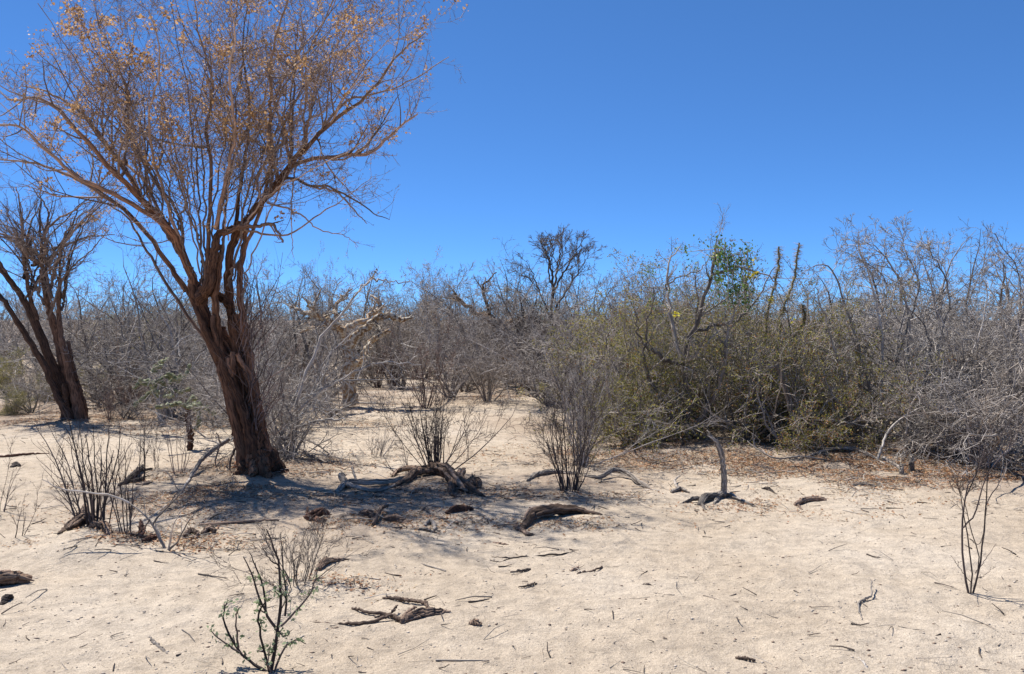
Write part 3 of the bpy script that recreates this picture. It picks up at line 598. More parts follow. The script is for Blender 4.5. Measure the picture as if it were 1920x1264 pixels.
fine('grey_shrub', 'large rounded grey bush in the centre, left of the olive bushes', 1035, 770, 70, 22, 2.4, .9, 'purple', GB3, .024, wob=.16, hv=(.6, 1.1), rmin=.0035, N0=10)
fine('grey_shrub', 'pale wiry bush squeezed between the central grey bush and the olive bushes', 1095, 800, 71, 18, 2.1, .75, 'grey', GB3, .018, wob=.16, rmin=.0034, N0=10)
fine('grey_shrub', 'dark slanting bare bush behind the central grey bush', 1010, 735, 72, 9, 3.0, .9, 'dark', GB3, .035, wob=.18, rmin=.0035, N0=12)

# ---- the olive thicket on the right
OB = [TW(8, .45, .9, 5, .24, sides=4, t0=.08, trop=(0, 0, .01)), TW(5, .5, .85, 4, .26), TW(3, .5, .75, 3, .22)]
def olive(label, px, py, seed, h, sp, n=20, leafn=9000, leaf='olive', rust=1500, mat='grey_warm', size=.027, lean=(0, 0), **kw):
    return make_shrub('olive_bush', label, 'bush', seed, base(px, py), n, h, sp, .02, M[mat], OB, lean=lean, wob=.2, N0=10, hv=(.55, 1.1), rmin=.0034, group=None,
                      foliage_specs=[('leaves', leafn, size, leaf, .03, .0, .5), ('brown_leaves', rust, size, 'rust', .03, .0, .5)], **kw)
olive('leafy olive green bush at the left end of the thicket on the right', 1215, 828, 80, 2.15, .75, leafn=18000, rust=1800)
olive('tall olive bush behind the thicket, under the draped green vine', 1330, 800, 81, 2.7, .75, leafn=15000, rust=3000)
olive('rusty olive bush at the front of the thicket, above the litter', 1400, 838, 82, 1.5, 1.05, leafn=9000, rust=2200, size=.025)
olive('brownish olive bush in the right half of the thicket, below the spiny cactus arms', 1490, 818, 83, 2.35, .95, leafn=15000, rust=2500)
olive('low olive bush at the thicket foot beside the leaning pale stem', 1480, 850, 84, .95, 1.1, leafn=5500, rust=2500, size=.025, n=14)
olive('small olive bush under the grey thorny bush on the right', 1560, 842, 85, 1.25, 1.0, leafn=5000, rust=1500, size=.025, n=14)
olive('small leafy olive bush at the outer left foot of the thicket', 1185, 838, 86, .95, .9, leafn=5500, rust=500, size=.025, n=12)
fine('thorny_shrub', 'dark dense thorny shrub in the shaded heart of the thicket', 1430, 828, 87, 20, 1.6, 1.15, 'grey_warm', GB3, .022, wob=.22, rmin=.0035, N0=10)
fine('thorny_shrub', 'dark tangled shrub inside the left half of the olive thicket', 1300, 822, 88, 16, 1.5, 1.1, 'grey', GB3, .022, wob=.22, rmin=.0035, N0=10)
# grey thorn bushes at the right edge
traced_tree('thorny_shrub', 'tall grey arching thorn bush at the right, taller than the olive bushes', 'shrub', base(1640, 828), [
    ([(1640, 828), (1628, 720), (1600, 620), (1575, 540), (1550, 498.4), (1522, 500), (1515, 516)], [0.023, 0.020, 0.017, 0.012, 0.009, 0.006, 0.003]), ([(1645, 826, .1), (1655, 680, .2), (1640, 556, .2), (1618, 484, .2), (1600, 440, .2)], [0.023, 0.020, 0.014, 0.009, 0.003]),
    ([(1650, 828, -.1), (1700, 700, -.2), (1700, 572, -.3), (1672, 500, -.4), (1640, 461.6, -.4), (1612, 458.4, -.4)], [0.023, 0.020, 0.014, 0.010, 0.006, 0.003]), ([(1655, 826), (1740, 700, .2), (1778, 572, .4), (1765, 508, .5), (1738, 466.4, .5), (1700, 452, .6)], [0.023, 0.020, 0.014, 0.010, 0.006, 0.003]),
    ([(1636, 828), (1590, 740, -.2), (1560, 640, -.4), (1540, 572, -.5), (1530, 540, -.6)], [0.019, 0.016, 0.012, 0.008, 0.003]), ([(1650, 828), (1690, 640, .4), (1722, 540, .6), (1700, 476, .8), (1690, 444, .9)], [0.022, 0.017, 0.012, 0.008, 0.003]),
    ([(1640, 828), (1610, 700, .4), (1650, 604, .6), (1660, 524, .8), (1590, 476, .8), (1560, 468, .8)], [0.020, 0.016, 0.012, 0.009, 0.006, 0.003]), ([(1660, 828), (1760, 760, -.3), (1820, 660, -.4), (1850, 572, -.4), (1840, 508, -.4)], [0.022, 0.017, 0.012, 0.008, 0.003]),
    ([(1640, 830), (1600, 790, -.4), (1560, 740, -.6), (1530, 660, -.7)], [0.016, 0.012, 0.009, 0.003]), ([(1650, 830), (1700, 780, -.4), (1745, 690, -.6), (1730, 604, -.6), (1690, 572, -.6)], [0.016, 0.014, 0.011, 0.008, 0.003])], 10.9, 90, M['grey'],
    [TW(19, .2, .95, 6, .2, sides=4, t0=.12, trop=(0, 0, -.01), lmax=.65), TW(6, .48, .85, 4, .28), TW(3.5, .5, .9, 3, .3)], wig=.010, rmin=.0034)
fine('thorny_shrub', 'dense purple-grey thorn bush at the right edge beside the arching one', 1790, 862, 91, 24, 1.9, 1.05, 'grey_warm', GB, .026, wob=.2, up=-.02, hv=(.6, 1.1), rmin=.0038, N0=12)
fine('thorny_shrub', 'dark purple thorn bush cut by the right edge of the photo', 1925, 830, 92, 16, 2.3, .9, 'purple', GB3, .03, wob=.18, up=-.01, rmin=.0036, N0=12)
fine('thorny_shrub', 'low grey tangle of thorny twigs spreading at the feet of the right-hand bushes', 1720, 858, 93, 24, 1.05, 1.3, 'grey', GB3, .014, wob=.2, up=.0, rmin=.0032, N0=10)
fine('thorny_shrub', 'low wiry bush overhanging brown litter near the right edge', 1850, 880, 94, 22, .9, 1.25, 'purple', GB3, .012, wob=.2, up=.0, rmin=.003, N0=10)

# ------------------------------------------------------------------ traced trees and single things of the middle distance
Z4 = lambda pts: [(a[0] / 3 + 400, a[1] / 3 + 420) + tuple(a[2:]) for a in pts]
TL = [TW(7, .3, .8, 5, .22, trop=(0, 0, .06), lmax=.9, sides=4, t0=.3), TW(5, .5, .8, 4, .25), TW(4, .5, .8, 3, .25)]
traced_tree('elephant_tree', 'contorted pale peeling-barked tree with horizontal limbs, right of the big trunk', 'tree', base(656, 752), [
    (Z4([(762, 720), (720, 610, .1), (640, 545, .2), (570, 505, .3), (500, 492, .4), (440, 470, .5)]), [.10, .085, .07, .055, .04, .02]),
    (Z4([(765, 690), (830, 605, -.1), (890, 565, -.1), (930, 525, -.2), (1010, 520, -.2), (1060, 545, -.3), (1130, 520, -.3)]), [.09, .075, .065, .06, .055, .04, .015]),
    (Z4([(790, 770, -.1), (840, 740, -.2), (870, 690, -.3), (910, 640, -.4), (985, 597, -.5)]), [.06, .06, .055, .05, .035]),
    (Z4([(720, 610, .1), (770, 570, .1), (850, 545, .2), (900, 500, .3), (945, 470, .4), (930, 430, .4), (880, 400, .5)]), [.06, .055, .05, .045, .04, .03, .012]),
    (Z4([(740, 650, 0), (700, 570, -.3), (620, 540, -.5), (560, 470, -.7), (500, 420, -.9)]), [.06, .05, .04, .03, .012]),
    (Z4([(740, 640, .1), (690, 520, .4), (700, 430, .6), (780, 370, .8)]), [.06, .045, .03, .012]),
    (Z4([(830, 780, -.1), (815, 790, -.3), (860, 740, -.5)]), [.05, .05, .03])],
    15.6, 110, M['peel'], TL, trunk=[(Z4([(768, 1010), (762, 930), (758, 850), (770, 780), (764, 700), (745, 640)]), [.16, .13, .115, .11, .10, .07])], wig=.02, rmin=.0034)
traced_tree('elephant_tree', 'orange-barked crooked tree in the centre, half hidden behind dark bare trees', 'tree', base(958, 716), [
    ([(940, 630), (925, 605, .1), (900, 592, .2), (870, 570, .3), (850, 545, .4)], [.11, .09, .07, .05, .02]),
    ([(938, 620), (955, 604), (985, 598), (1010, 590)], [.07, .05, .035, .015]),
    ([(935, 615, .1), (915, 580, .3), (905, 540, .5), (930, 510, .6)], [.07, .05, .03, .015])],
    20.5, 111, M['peel_yellow'], TL, trunk=[([(960, 720), (955, 690), (946, 655), (938, 615)], [.20, .15, .13, .10])], wig=.02, rmin=.0032)
# grey forked limb leaning across in front of the elephant tree
traced_tree('leaning_branch', 'long bare grey branch slanting up to the right, beside the big brown trunk', 'branch', base(520, 842), [
    ([(515, 848), (560, 745), (600, 640), (640, 588), (672, 545), (697, 524)], [.022, .019, .016, .014, .011, .008]),
    ([(697, 524), (720, 526, .1), (752, 530, .2), (775, 528, .3)], [.010, .008, .006, .003]),
    ([(697, 524), (704, 512, 0), (708, 506, 0)], [.009, .006, .003]),
    ([(520, 838), (560, 800, -.2), (600, 790, -.4), (650, 786, -.5)], [.022, .018, .014, .008]),
    ([(530, 800), (600, 735, -.1), (660, 700, -.2), (720, 680, -.3), (790, 682, -.3)], [.016, .013, .010, .008, .004])],
    9.9, 112, M['grey'], [TW(4, .22, .8, 4, .22, sides=4, lmax=.5), TW(3, .5, .8, 3, .25)], rmin=.0034)
# bare pale tree that carries the vine
_, host = traced_tree('bare_tree', 'pale bare limbed tree rising through the olive bushes, hung with green vine', 'tree', base(1290, 815), [
    ([(1288, 812), (1290, 740), (1284, 665), (1310, 592), (1334, 516), (1340, 470), (1345, 442)], [.05, .045, .035, .028, .020, .012, .005]),
    ([(1282, 700), (1262, 620, .2), (1256, 560, .3), (1252, 500, .4), (1276, 462, .5)], [.03, .025, .018, .012, .005]),
    ([(1334, 516), (1365, 508, -.1), (1400, 504, -.2), (1440, 520, -.3), (1470, 548, -.3)], [.016, .013, .010, .008, .004]),
    ([(1335, 500), (1362, 482, .2), (1385, 478, .3)], [.012, .008, .004]),
    ([(1286, 690), (1240, 670, -.2), (1205, 640, -.3), (1190, 590, -.4)], [.03, .022, .015, .006]),
    ([(1300, 620), (1380, 600, .2), (1420, 560, .3), (1450, 500, .4)], [.024, .018, .012, .005]),
    ([(1296, 810), (1330, 760, -.1), (1360, 690, -.2), (1368, 610, -.2), (1395, 545, -.3)], [.035, .03, .022, .015, .006]),
    ([(1280, 810), (1240, 750, -.1), (1210, 690, -.2), (1212, 620, -.2), (1230, 540, -.3)], [.03, .025, .018, .012, .005]),
    ([(1250, 545), (1255, 530), (1312, 505, .1), (1338, 472, .2)], [.012, .010, .007, .003])],
    10.9, 113, M['grey_warm'], [TW(6, .26, .8, 5, .2, sides=4, lmax=.7), TW(4, .5, .8, 4, .25), TW(2, .5, .8, 3, .25)])
rv = np.random.default_rng(114)
vr = thing('climbing_vine', W(1365, 560, 10.8), 'fresh green leafy vine draped over the bare tree top above the olive bushes', 'vine'); vo_ = np.array(vr.location)
PP, RR = [], []
for i in range(34):
    x0, y0 = (1342 + abs(rv.normal(0, 26)) if i % 3 else rv.uniform(1380, 1408)), rv.uniform(446, 480) + (20 if i % 3 == 0 else 0); a = W(x0, y0, 10.8 + rv.uniform(-.3, .3)); c = W(x0 + rv.uniform(-14, 22), y0 + rv.uniform(15, 120), 10.8 + rv.uniform(-.3, .3))
    p, r = spline([a, (a + c) / 2 + rv.normal(0, .05, 3), c], [.005, .004, .002], 10, rv, .01); PP.append(p); RR.append(r)
link('vine_stems', Bag().tubes(PP, RR, 4, rv).mesh('vine_stems', vo_), M['grey_warm'], vr)['kind'] = 'stuff'
foliage('leaves', scatter_on(np.array(PP)[:, 2:], 700, rv, .03), .036, M['green'], rv, vr, vo_, wide=.8)
C = np.concatenate([W(x, y, 10.6) + rv.normal(0, .025, (n, 3)) for x, y, n in [(1413, 514, 26), (1407, 520, 12), (1268, 588, 16), (1266, 592, 8), (1414, 492, 12), (1340, 480, 6), (1445, 560, 6), (1483, 598, 6)]])
LS = [(1382, 505, 50), (1395, 470, 36), (1360, 470, 60), (1350, 455, 40), (1372, 540, 50), (1385, 560, 40), (1344, 520, 40), (1402, 488, 30), (1366, 500, 60)]
foliage('leaf_sprays', np.concatenate([W(x, y, 10.8) + rv.normal(0, .055, (n, 3)) for x, y, n in LS]), .036, M['green'], rv, vr, vo_, wide=.8)
foliage('yellow_flowers', C, .035, M['yellow'], rv, vr, vo_, wide=.8)
C = np.concatenate([W(x, y, 10.9) + rv.normal(0, .05, (n, 3)) for x, y, n in [(1282, 470, 30), (1216, 510, 30), (1330, 480, 20), (1318, 452, 12), (1300, 500, 30), (1262, 540, 30), (1222, 560, 25)]])
foliage('small_leaves', C, .032, M['green'], rv, vr, vo_, wide=.7)
# spiny cactus
def spiny_column(b, sp, pts, r, rng, rib=7):
    P, R = spline(pts, [r * .7, r * .7, r * .8, r * .95, r * .7], 30, rng, .008); V, Q, A, T = tube_arrays(P[None], R[None], rib * 2, rng)
    k = np.arange(rib * 2) % 2; C = np.repeat(P, rib * 2, axis=0); f = np.tile(np.where(k == 0, 1.15, .72), len(P))[:, None]; V = C + (V - C) * f; b.arr(V, Q, A, T)
    n = 900; i = rng.integers(0, len(P) - 1, n); g = rng.random(n)[:, None]; S = P[i] * (1 - g) + P[i + 1] * g
    D = nrm(rng.normal(size=(n, 3))); t = nrm(P[i + 1] - P[i]); D = nrm(D - .8 * (D * t).sum(-1, keepdims=True) * t)
    S = S + D * R[i][:, None] * .95; E = S + D * rng.uniform(.02, .085, (n, 1)); sp.tubes(np.stack([S, E], 1), np.tile([.0032, .0012], (n, 1)), 3, rng)
rc = np.random.default_rng(120); cr_ = thing('spiny_cactus', base(1455, 783), 'slender spiny cactus with upright arms poking above the olive bushes', 'cactus'); co = np.array(cr_.location)
for pts in ([(1452, 800), (1455, 700), (1462, 600), (1490, 530), (1493, 455)], [(1452, 800), (1438, 690), (1442, 590), (1464, 520), (1463, 462)],
            [(1456, 800), (1470, 720), (1490, 640), (1505, 600), (1502, 572)]):
    b = Bag(); sp = Bag(); spiny_column(b, sp, px_path([(p[0] + rc.normal(0, 3), p[1]) for p in pts], 11.7 + rc.uniform(-.2, .2)), .014, rc)
    a = link('arm', b.mesh('arm', co), M['spiny'], cr_); q = link('spines', sp.mesh('spines', co), M['straw'], a); q['kind'] = 'stuff'
def cholla(label, loc, arms, seed, trunk=None, tmat='red_wood'):
    rng = np.random.default_rng(seed); r_ = thing('cholla_cactus', loc, label, 'cactus'); o = np.array(loc)
    if trunk is not None:
        P, R = spline(trunk, [.04, .034, .036, .028], 30, rng, .003); R = R * (1 + .22 * np.sin(np.arange(30) * 2.1)); link('trunk', Bag().tubes(P[None], R[None], 14, rng, .3).mesh('trunk', o), M[tmat], r_)
    for s, d, n in arms:
        p = np.array(s, float); d = nrm(np.array(d, float))
        for k in range(n):
            d = nrm(d + rng.normal(0, .55, 3)); l = rng.uniform(.05, .095); e = p + d * l
            P, R = spline([p, (p + e) / 2, e], [.017, .027, .012], 14); R = R * (1 + .3 * np.sin(np.arange(14) * 2.3))
            b = Bag(); b.tubes(P[None], R[None], 8, rng, .45, closed='both'); m_ = 26; i = rng.integers(0, 13, m_); D = nrm(rng.normal(size=(m_, 3))); S = P[i] + D * R[i][:, None] * .8
            j = link('joint', b.mesh('joint', o), M['cactus'], r_)
            q = link('spines', Bag().tubes(np.stack([S, S + D * .022], 1), np.tile([.002, .0009], (m_, 1)), 3, rng).mesh('spines', o), M['straw'], j); q['kind'] = 'stuff'
            p = p + d * l * (.95 if rng.random() < .7 else .5)
YC = 12.0
cholla('pale green jointed cholla cactus low among silver branches, between the two brown trees', base(308, 790),
       [(W(x, y, YC + dy), d, n + 2) for x, y, dy, d, n in [(300, 745, 0, (-.5, 0, .6), 5), (305, 730, .1, (.1, 0, 1), 5), (310, 720, 0, (-.3, -.3, 1), 4), (285, 715, -.1, (-.8, 0, .5), 3), (292, 700, 0, (-.2, 0, .8), 3),
        (318, 705, .1, (.3, .1, .4), 4), (300, 690, 0, (-.5, 0, .4), 3), (280, 735, 0, (-.4, -.2, -.4), 4), (310, 740, -.1, (.6, 0, -.3), 3), (325, 730, 0, (.2, 0, -.8), 3), (290, 720, -.2, (-.2, -.2, .2), 4), (312, 700, -.2, (.2, -.3, -.3), 4), (285, 700, 0, (.2, 0, .8), 3), (300, 712, .1, (.4, 0, .3), 4), (282, 722, .1, (-.1, -.2, -.6), 3), (296, 738, -.1, (-.2, -.3, .5), 4), (318, 720, .1, (.5, 0, .5), 3)]],
       121, [W(306, 800, YC), W(300, 775, YC), W(302, 750, YC), W(304, 725, YC)], 'silver')
b_ = base(357, 846)
cholla('dead red-brown cholla trunk carrying a few green joints, just left of the big trunk', b_,
       [(W(x, y, b_[1] + dy), d, n + 3) for x, y, dy, d, n in [(352, 764, 0, (-.6, 0, .3), 4), (352, 762, 0, (.8, 0, .3), 5), (354, 766, .1, (.6, .3, .1), 4), (350, 764, -.1, (.2, -.4, .6), 3), (370, 760, 0, (.7, 0, -.1), 3)]],
       122, [b_ - [0, 0, .03], W(356, 815, b_[1]), W(352, 785, b_[1]), W(350, 762, b_[1])])
# leaning pale stem at the thicket foot, dead arching sticks
def wood(name, label, cat, paths, mat, seed, ridge=.25, twigs=0, sides=14, N=32, wig=.003, part='branch', lift=1.):
    """dead wood lying on the ground: paths of (px, py of the ground below, height above it)"""
    rng = np.random.default_rng(seed); p0 = base(*paths[0][0][0][:2]); root = None
    if len(paths) > 1 or twigs: root = thing(name, p0, label, cat)
    for pts, rs in paths:
        q = []
        for p in pts:
            g = base(p[0], p[1]); q.append(g + [0, 0, (p[2] if len(p) > 2 else 0) * lift])
        P, R = spline(q, rs, N, rng, wig); P[:, 2] = np.maximum(P[:, 2], gh(P[:, 0], P[:, 1]) + R * .45)
        b = Bag(); b.tubes(P[None], R[None] * .85, sides, rng, ridge, closed='both')
        if R.max() > .019:                                # split, splintered grain standing proud of the log
            T_ = nrm(np.gradient(P, axis=0)); n1 = nrm(np.cross(T_, [0.1, .2, 1.])); n2 = np.cross(T_, n1)
            for _ in range(11):
                i0 = rng.integers(0, N // 2); i1 = rng.integers(i0 + N // 4, N); a_ = rng.uniform(0, 6.28) + np.linspace(0, rng.normal(0, .6), i1 - i0)[:, None]
                q_ = P[i0:i1] + (np.cos(a_) * n1[i0:i1] + np.sin(a_) * n2[i0:i1]) * R[i0:i1, None] * rng.uniform(.72, .95); e_ = q_[-1] + (q_[-1] - q_[-3]) * rng.uniform(.4, 1.6) + rng.normal(0, .006, 3)
                q_ = np.concatenate([q_, e_[None]]); r_ = np.full(len(q_), R.max() * rng.uniform(.16, .34)); r_[-1] *= .25; r_[0] *= .3; b.tubes(q_[None], r_[None], 5, rng, .2)
        if twigs:
            o2 = []; grow(rng, P[None], R[None], length(P[None]), np.zeros(1, int), [TW(twigs, .3, .9, 4, .25, sides=4, lmax=.25), TW(2, .5, .9, 3, .25)], o2)
            for a, r, s_, _ in o2: b.tubes(a, r, s_, rng)
        if root: link(part, b.mesh(part, p0), mat, root)
        else:
            o = link(name, b.mesh(name, p0), mat); o.location = p0; tag(o, label, cat)
    return root
wood('dead_snag', 'pale dead stem leaning out of the thicket down to the litter', 'branch', [([(1493, 852, 0), (1480, 852, .55), (1455, 855, 1.0)], [.035, .032, .02])], M['pale_wood'], 130)
wood('arching_branch', 'thin grey dead branch arching onto the litter below the right-hand bushes', 'branch', [([(1645, 872, 0), (1665, 868, .3), (1710, 862, .5), (1770, 860, .62)], [.018, .016, .012, .005]), ([(1560, 872, .0), (1500, 880, .12), (1450, 878, .1), (1400, 868, .2)], [.01, .012, .01, .006])], M['grey'], 131, twigs=4)
# ------------------------------------------------------------------ dead wood on the sand
wood('root_log', 'big knotted weathered root log lying under the fan-shaped shrub', 'log', [
    ([(790, 898, .06), (812, 900, .15), (835, 905, .14), (855, 915, .09), (880, 926, .05), (903, 932, .02)], [.02, .055, .065, .055, .05, .015]),
    ([(812, 900, .13), (780, 902, .12), (762, 912, .05), (740, 918, .02)], [.05, .035, .03, .015]),
    ([(835, 905, .12), (822, 893, .18), (806, 889, .16)], [.05, .04, .02]),
    ([(866, 918, .05), (862, 912, .13), (870, 905, .20)], [.05, .035, .02]), ([(884, 922, .0), (884, 920, .12), (886, 920, .18)], [.045, .042, .03]),
    ([(896, 918, .0), (897, 917, .1), (896, 917, .15)], [.035, .03, .022]), ([(850, 915, .08), (846, 928, .03), (856, 935, .0)], [.04, .03, .012]),
    ([(800, 900, .12), (770, 893, .15), (745, 890, .08), (735, 898, .02)], [.03, .025, .02, .012])], M['brown_wood'], 140, ridge=.5, part='root_arm', lift=.5, N=44, sides=16)
wood('dead_branch', 'grey forked dead branch lying left of the knotted root log', 'branch', [
    ([(632, 925, .02), (652, 912, .05), (690, 915, .05), (740, 916, .05), (775, 905, .05)], [.022, .03, .024, .020, .015]), ([(650, 915, .05), (700, 924, .02), (742, 918, .02)], [.02, .02, .012]),
    ([(668, 912, .05), (664, 905, .1), (660, 900, .14)], [.014, .012, .006]), ([(650, 915, .04), (640, 905, .08), (646, 900, .06)], [.03, .03, .015])], M['pale_wood'], 141, ridge=.3)
wood('arched_log', 'smooth reddish-brown arched log lying on bare sand in the middle', 'log', [
    ([(978, 994, .0), (986, 985, .04), (1002, 976, .085), (1040, 971, .085), (1085, 967, .05), (1128, 972, .015)], [.014, .030, .043, .041, .035, .010]),
    ([(995, 980, .07), (1030, 966, .06), (1080, 963, .04), (1105, 966, .02)], [.03, .035, .03, .012]), ([(984, 988, .02), (970, 990, .03), (966, 982, .02)], [.025, .018, .008]), ([(978, 992, .01), (990, 1000, .01), (1000, 1000, 0)], [.02, .014, .006])], M['brown_wood'], 142, ridge=.3, lift=.8, N=44, sides=16)
wood('rotten_log', 'short dark red rotten log in the dappled shade below the root log', 'log', [([(836, 970, .01), (850, 966, .03), (868, 962, .03), (888, 958, .01)], [.02, .032, .028, .008])], M['red_wood'], 143, ridge=.4)
wood('dry_stick', 'thin pale stick lying just right of the arched log', 'stick', [([(1122, 972, .01), (1150, 972, .015), (1182, 971, .01)], [.006, .008, .005])], M['grey'], 144)
wood('standing_dead_branch', 'bleached dead branch with one curved upright limb on open sand', 'branch', [
    ([(1310, 948, .01), (1322, 938, .05), (1345, 935, .04), (1360, 930, .04), (1385, 938, .02), (1412, 946, .01)], [.025, .035, .032, .035, .02, .014]),
    ([(1358, 932, .03), (1358, 932, .20), (1354, 932, .36), (1346, 932, .48), (1335, 932, .56), (1325, 930, .62)], [.032, .026, .022, .02, .012, .005]),
    ([(1320, 940, .04), (1300, 940, .04), (1276, 944, .0)], [.02, .018, .012]), ([(1345, 936, .03), (1338, 946, .0)], [.02, .012]), ([(1316, 945, .02), (1322, 955, .0), (1330, 958, 0)], [.02, .012, .006])], M['pale_wood'], 145, ridge=.22, part='limb')
wood('curved_branch', 'bleached S-curved branch on the sand right of the slim tall shrub', 'branch', [
    ([(1095, 898, .02), (1125, 900, .03), (1150, 892, .08), (1175, 895, .07), (1195, 908, .04), (1222, 918, .01)], [.015, .020, .025, .026, .022, .009])], M['pale_wood'], 146)
wood('dead_branch', 'low grey branch lying left of the slim tall shrub foot', 'branch', [([(990, 905, .01), (1005, 893, .03), (1035, 889, .03), (1075, 893, .02)], [.02, .028, .024, .012]), ([(1000, 890, .02), (1030, 884, .03), (1060, 886, .02)], [.014, .016, .008])], M['pale_wood'], 147)
wood('short_log', 'short striped brown log alone on the sand in the right half', 'log', [([(1490, 945, .015), (1505, 941, .028), (1530, 940, .028), (1549, 941, .012)], [.014, .028, .027, .018]), ([(1496, 944, .01), (1503, 953, .0)], [.012, .006])], M['brown_wood'], 148, ridge=.25)
wood('short_log', 'pale short stick log at the edge of the litter near the right', 'log', [([(1598, 914, .01), (1620, 912, .02), (1642, 915, .01)], [.014, .02, .014])], M['pale_wood'], 149)
wood('dark_chip', 'small black piece of charred-looking wood on sand right of the upright dead limb', 'wood', [([(1428, 917, .01), (1440, 918, .02), (1452, 923, .0)], [.012, .02, .008])], M['char'], 150)
wood('dead_branch', 'broken forked sticks and split brown log piled on sand at bottom centre', 'branch', [
    ([(752, 1168, .015), (770, 1160, .03), (800, 1154, .03), (845, 1148, .01)], [.014, .026, .024, .012]), ([(718, 1119, .01), (755, 1124, .02), (797, 1130, .015)], [.008, .013, .012]),
    ([(797, 1130, .02), (806, 1142, .01)], [.009, .005]), ([(580, 1169, .006), (640, 1172, .012), (690, 1170, .02), (735, 1158, .03)], [.005, .009, .01, .009]),
    ([(660, 1143, .01), (690, 1151, .02), (735, 1155, .02), (750, 1165, .02)], [.006, .009, .012, .014]), ([(752, 1168, .03), (765, 1155, .04), (780, 1143, .03)], [.012, .01, .005]),
    ([(585, 1180, .005), (620, 1181, .01), (635, 1177, .01)], [.004, .006, .004]), ([(735, 1152, .03), (745, 1146, .05)], [.009, .004])], M['brown_wood'], 151, ridge=.3)
wood('dry_stick', 'long thin dry stick on open sand at bottom centre-right', 'stick', [([(922, 1043, .006), (960, 1045, .01), (1040, 1040, .012), (1088, 1031, .01)], [.005, .0065, .006, .003]), ([(905, 1046, .005), (935, 1051, .008), (958, 1046, .01)], [.003, .004, .003])], M['char'], 152)
wood('dry_stick', 'stubby dark stick below the long thin stick', 'stick', [([(957, 1072, .008), (978, 1070, .012), (995, 1066, .01)], [.007, .009, .007])], M['char'], 153)
wood('dry_stick', 'bent dark stick with knobbly end on sand at centre-right', 'stick', [([(1074, 1082, .006), (1088, 1073, .012), (1108, 1070, .012), (1130, 1060, .01)], [.004, .008, .008, .007]), ([(1070, 1069, .01), (1080, 1066, .015), (1085, 1064, .02)], [.009, .011, .006])], M['brown_wood'], 154)
wood('dry_stick', 'short thin stick lying right below the stubby dark stick', 'stick', [([(972, 1101, .005), (990, 1098, .012), (1007, 1093, .008)], [.003, .007, .005])], M['char'], 155)
wood('bark_chip', 'flat brown bark chip on sand below the arched log', 'wood', [([(924, 1018, .01), (938, 1020, .015), (953, 1022, .01)], [.010, .014, .01])], M['brown_wood'], 156)
wood('bent_stick', 'angled zigzag stick on the sand left of the lone right sapling', 'stick', [([(1616, 1166, .005), (1611, 1148, .01), (1611, 1136, .015), (1622, 1132, .02), (1633, 1130, .03), (1634, 1118, .05), (1634, 1110, .06)], [.004, .005, .0065, .007, .006, .005, .004]), ([(1622, 1134, .01), (1644, 1130, .01)], [.004, .003])], M['grey_warm'], 157)
wood('dry_stick', 'short tan stick near the bottom edge, right of centre', 'stick', [([(1380, 1229, .008), (1395, 1232, .012), (1415, 1236, .008)], [.006, .008, .007])], M['brown_wood'], 158)
wood('dry_stick', 'thin grey stick near the bottom edge in the right half', 'stick', [([(1609, 1234, .006), (1620, 1246, .01), (1630, 1258, .006)], [.003, .005, .004])], M['grey'], 159)
wood('dark_chip', 'small dark wood splinter lying on the open sand right of centre', 'wood', [([(1203, 1097, .005), (1215, 1098, .012), (1228, 1101, .005)], [.004, .009, .003])], M['char'], 160)
wood('dry_stick', 'pale curved chip of wood on the sand at bottom left', 'stick', [([(280, 1199, .006), (288, 1212, .014), (302, 1224, .014), (315, 1233, .006)], [.005, .008, .009, .007])], M['pale_wood'], 161)
wood('rotten_log', 'thick grey slab of weathered wood cut by the left edge of the photo', 'log', [([(-30, 1105, .03), (0, 1103, .045), (28, 1100, .045), (53, 1097, .03)], [.05, .05, .045, .03])], M['brown_wood'], 162, ridge=.3)
wood('dark_chip', 'small dark lump of wood on sand at the left edge, below the weathered slab', 'wood', [([(2, 1140, .01), (12, 1133, .03), (22, 1128, .02)], [.012, .02, .014])], M['char'], 163, ridge=.4)
wood('rotten_log', 'dark crumbling rotten log lying left of the thin saplings', 'log', [([(222, 918, .01), (238, 908, .025), (256, 896, .05), (270, 884, .05)], [.015, .026, .03, .012]), ([(232, 910, .02), (252, 896, .04), (284, 886, .03)], [.012, .018, .01]), ([(246, 908, .02), (262, 906, .03), (274, 898, .02)], [.018, .02, .008]), ([(255, 915, .01), (270, 916, .02), (285, 910, .01)], [.012, .016, .006])], M['char'], 164, ridge=.55)
wood('dry_stick', 'dark fallen stick lying flat at far left on the sand', 'stick', [([(-20, 861, .01), (20, 860, .02), (55, 858, .02), (92, 854, .01)], [.014, .018, .015, .007])], M['red_wood'], 165)
wood('dark_chip', 'small dark chunk of wood on sand at the far left', 'wood', [([(23, 882, .01), (30, 878, .03), (38, 880, .02)], [.02, .025, .015])], M['char'], 166, ridge=.5)
wood('dry_stick', 'long pale fallen stick lying below the dappled shade of the big tree', 'stick', [([(370, 992, .01), (385, 993, .02), (430, 990, .02), (480, 986, .02), (522, 984, .015)], [.006, .014, .015, .012, .008])], M['brown_wood'], 167)
wood('rotten_log', 'crumbly red-brown wood lump in the dappled shade, left of the broken bark pieces', 'log', [([(572, 980, .02), (585, 985, .05), (600, 980, .06), (615, 978, .04)], [.015, .035, .03, .015]), ([(590, 985, .04), (600, 990, .02), (612, 988, .01)], [.02, .02, .01]), ([(575, 982, .02), (577, 972, .07)], [.015, .008])], M['red_wood'], 168, ridge=.55)
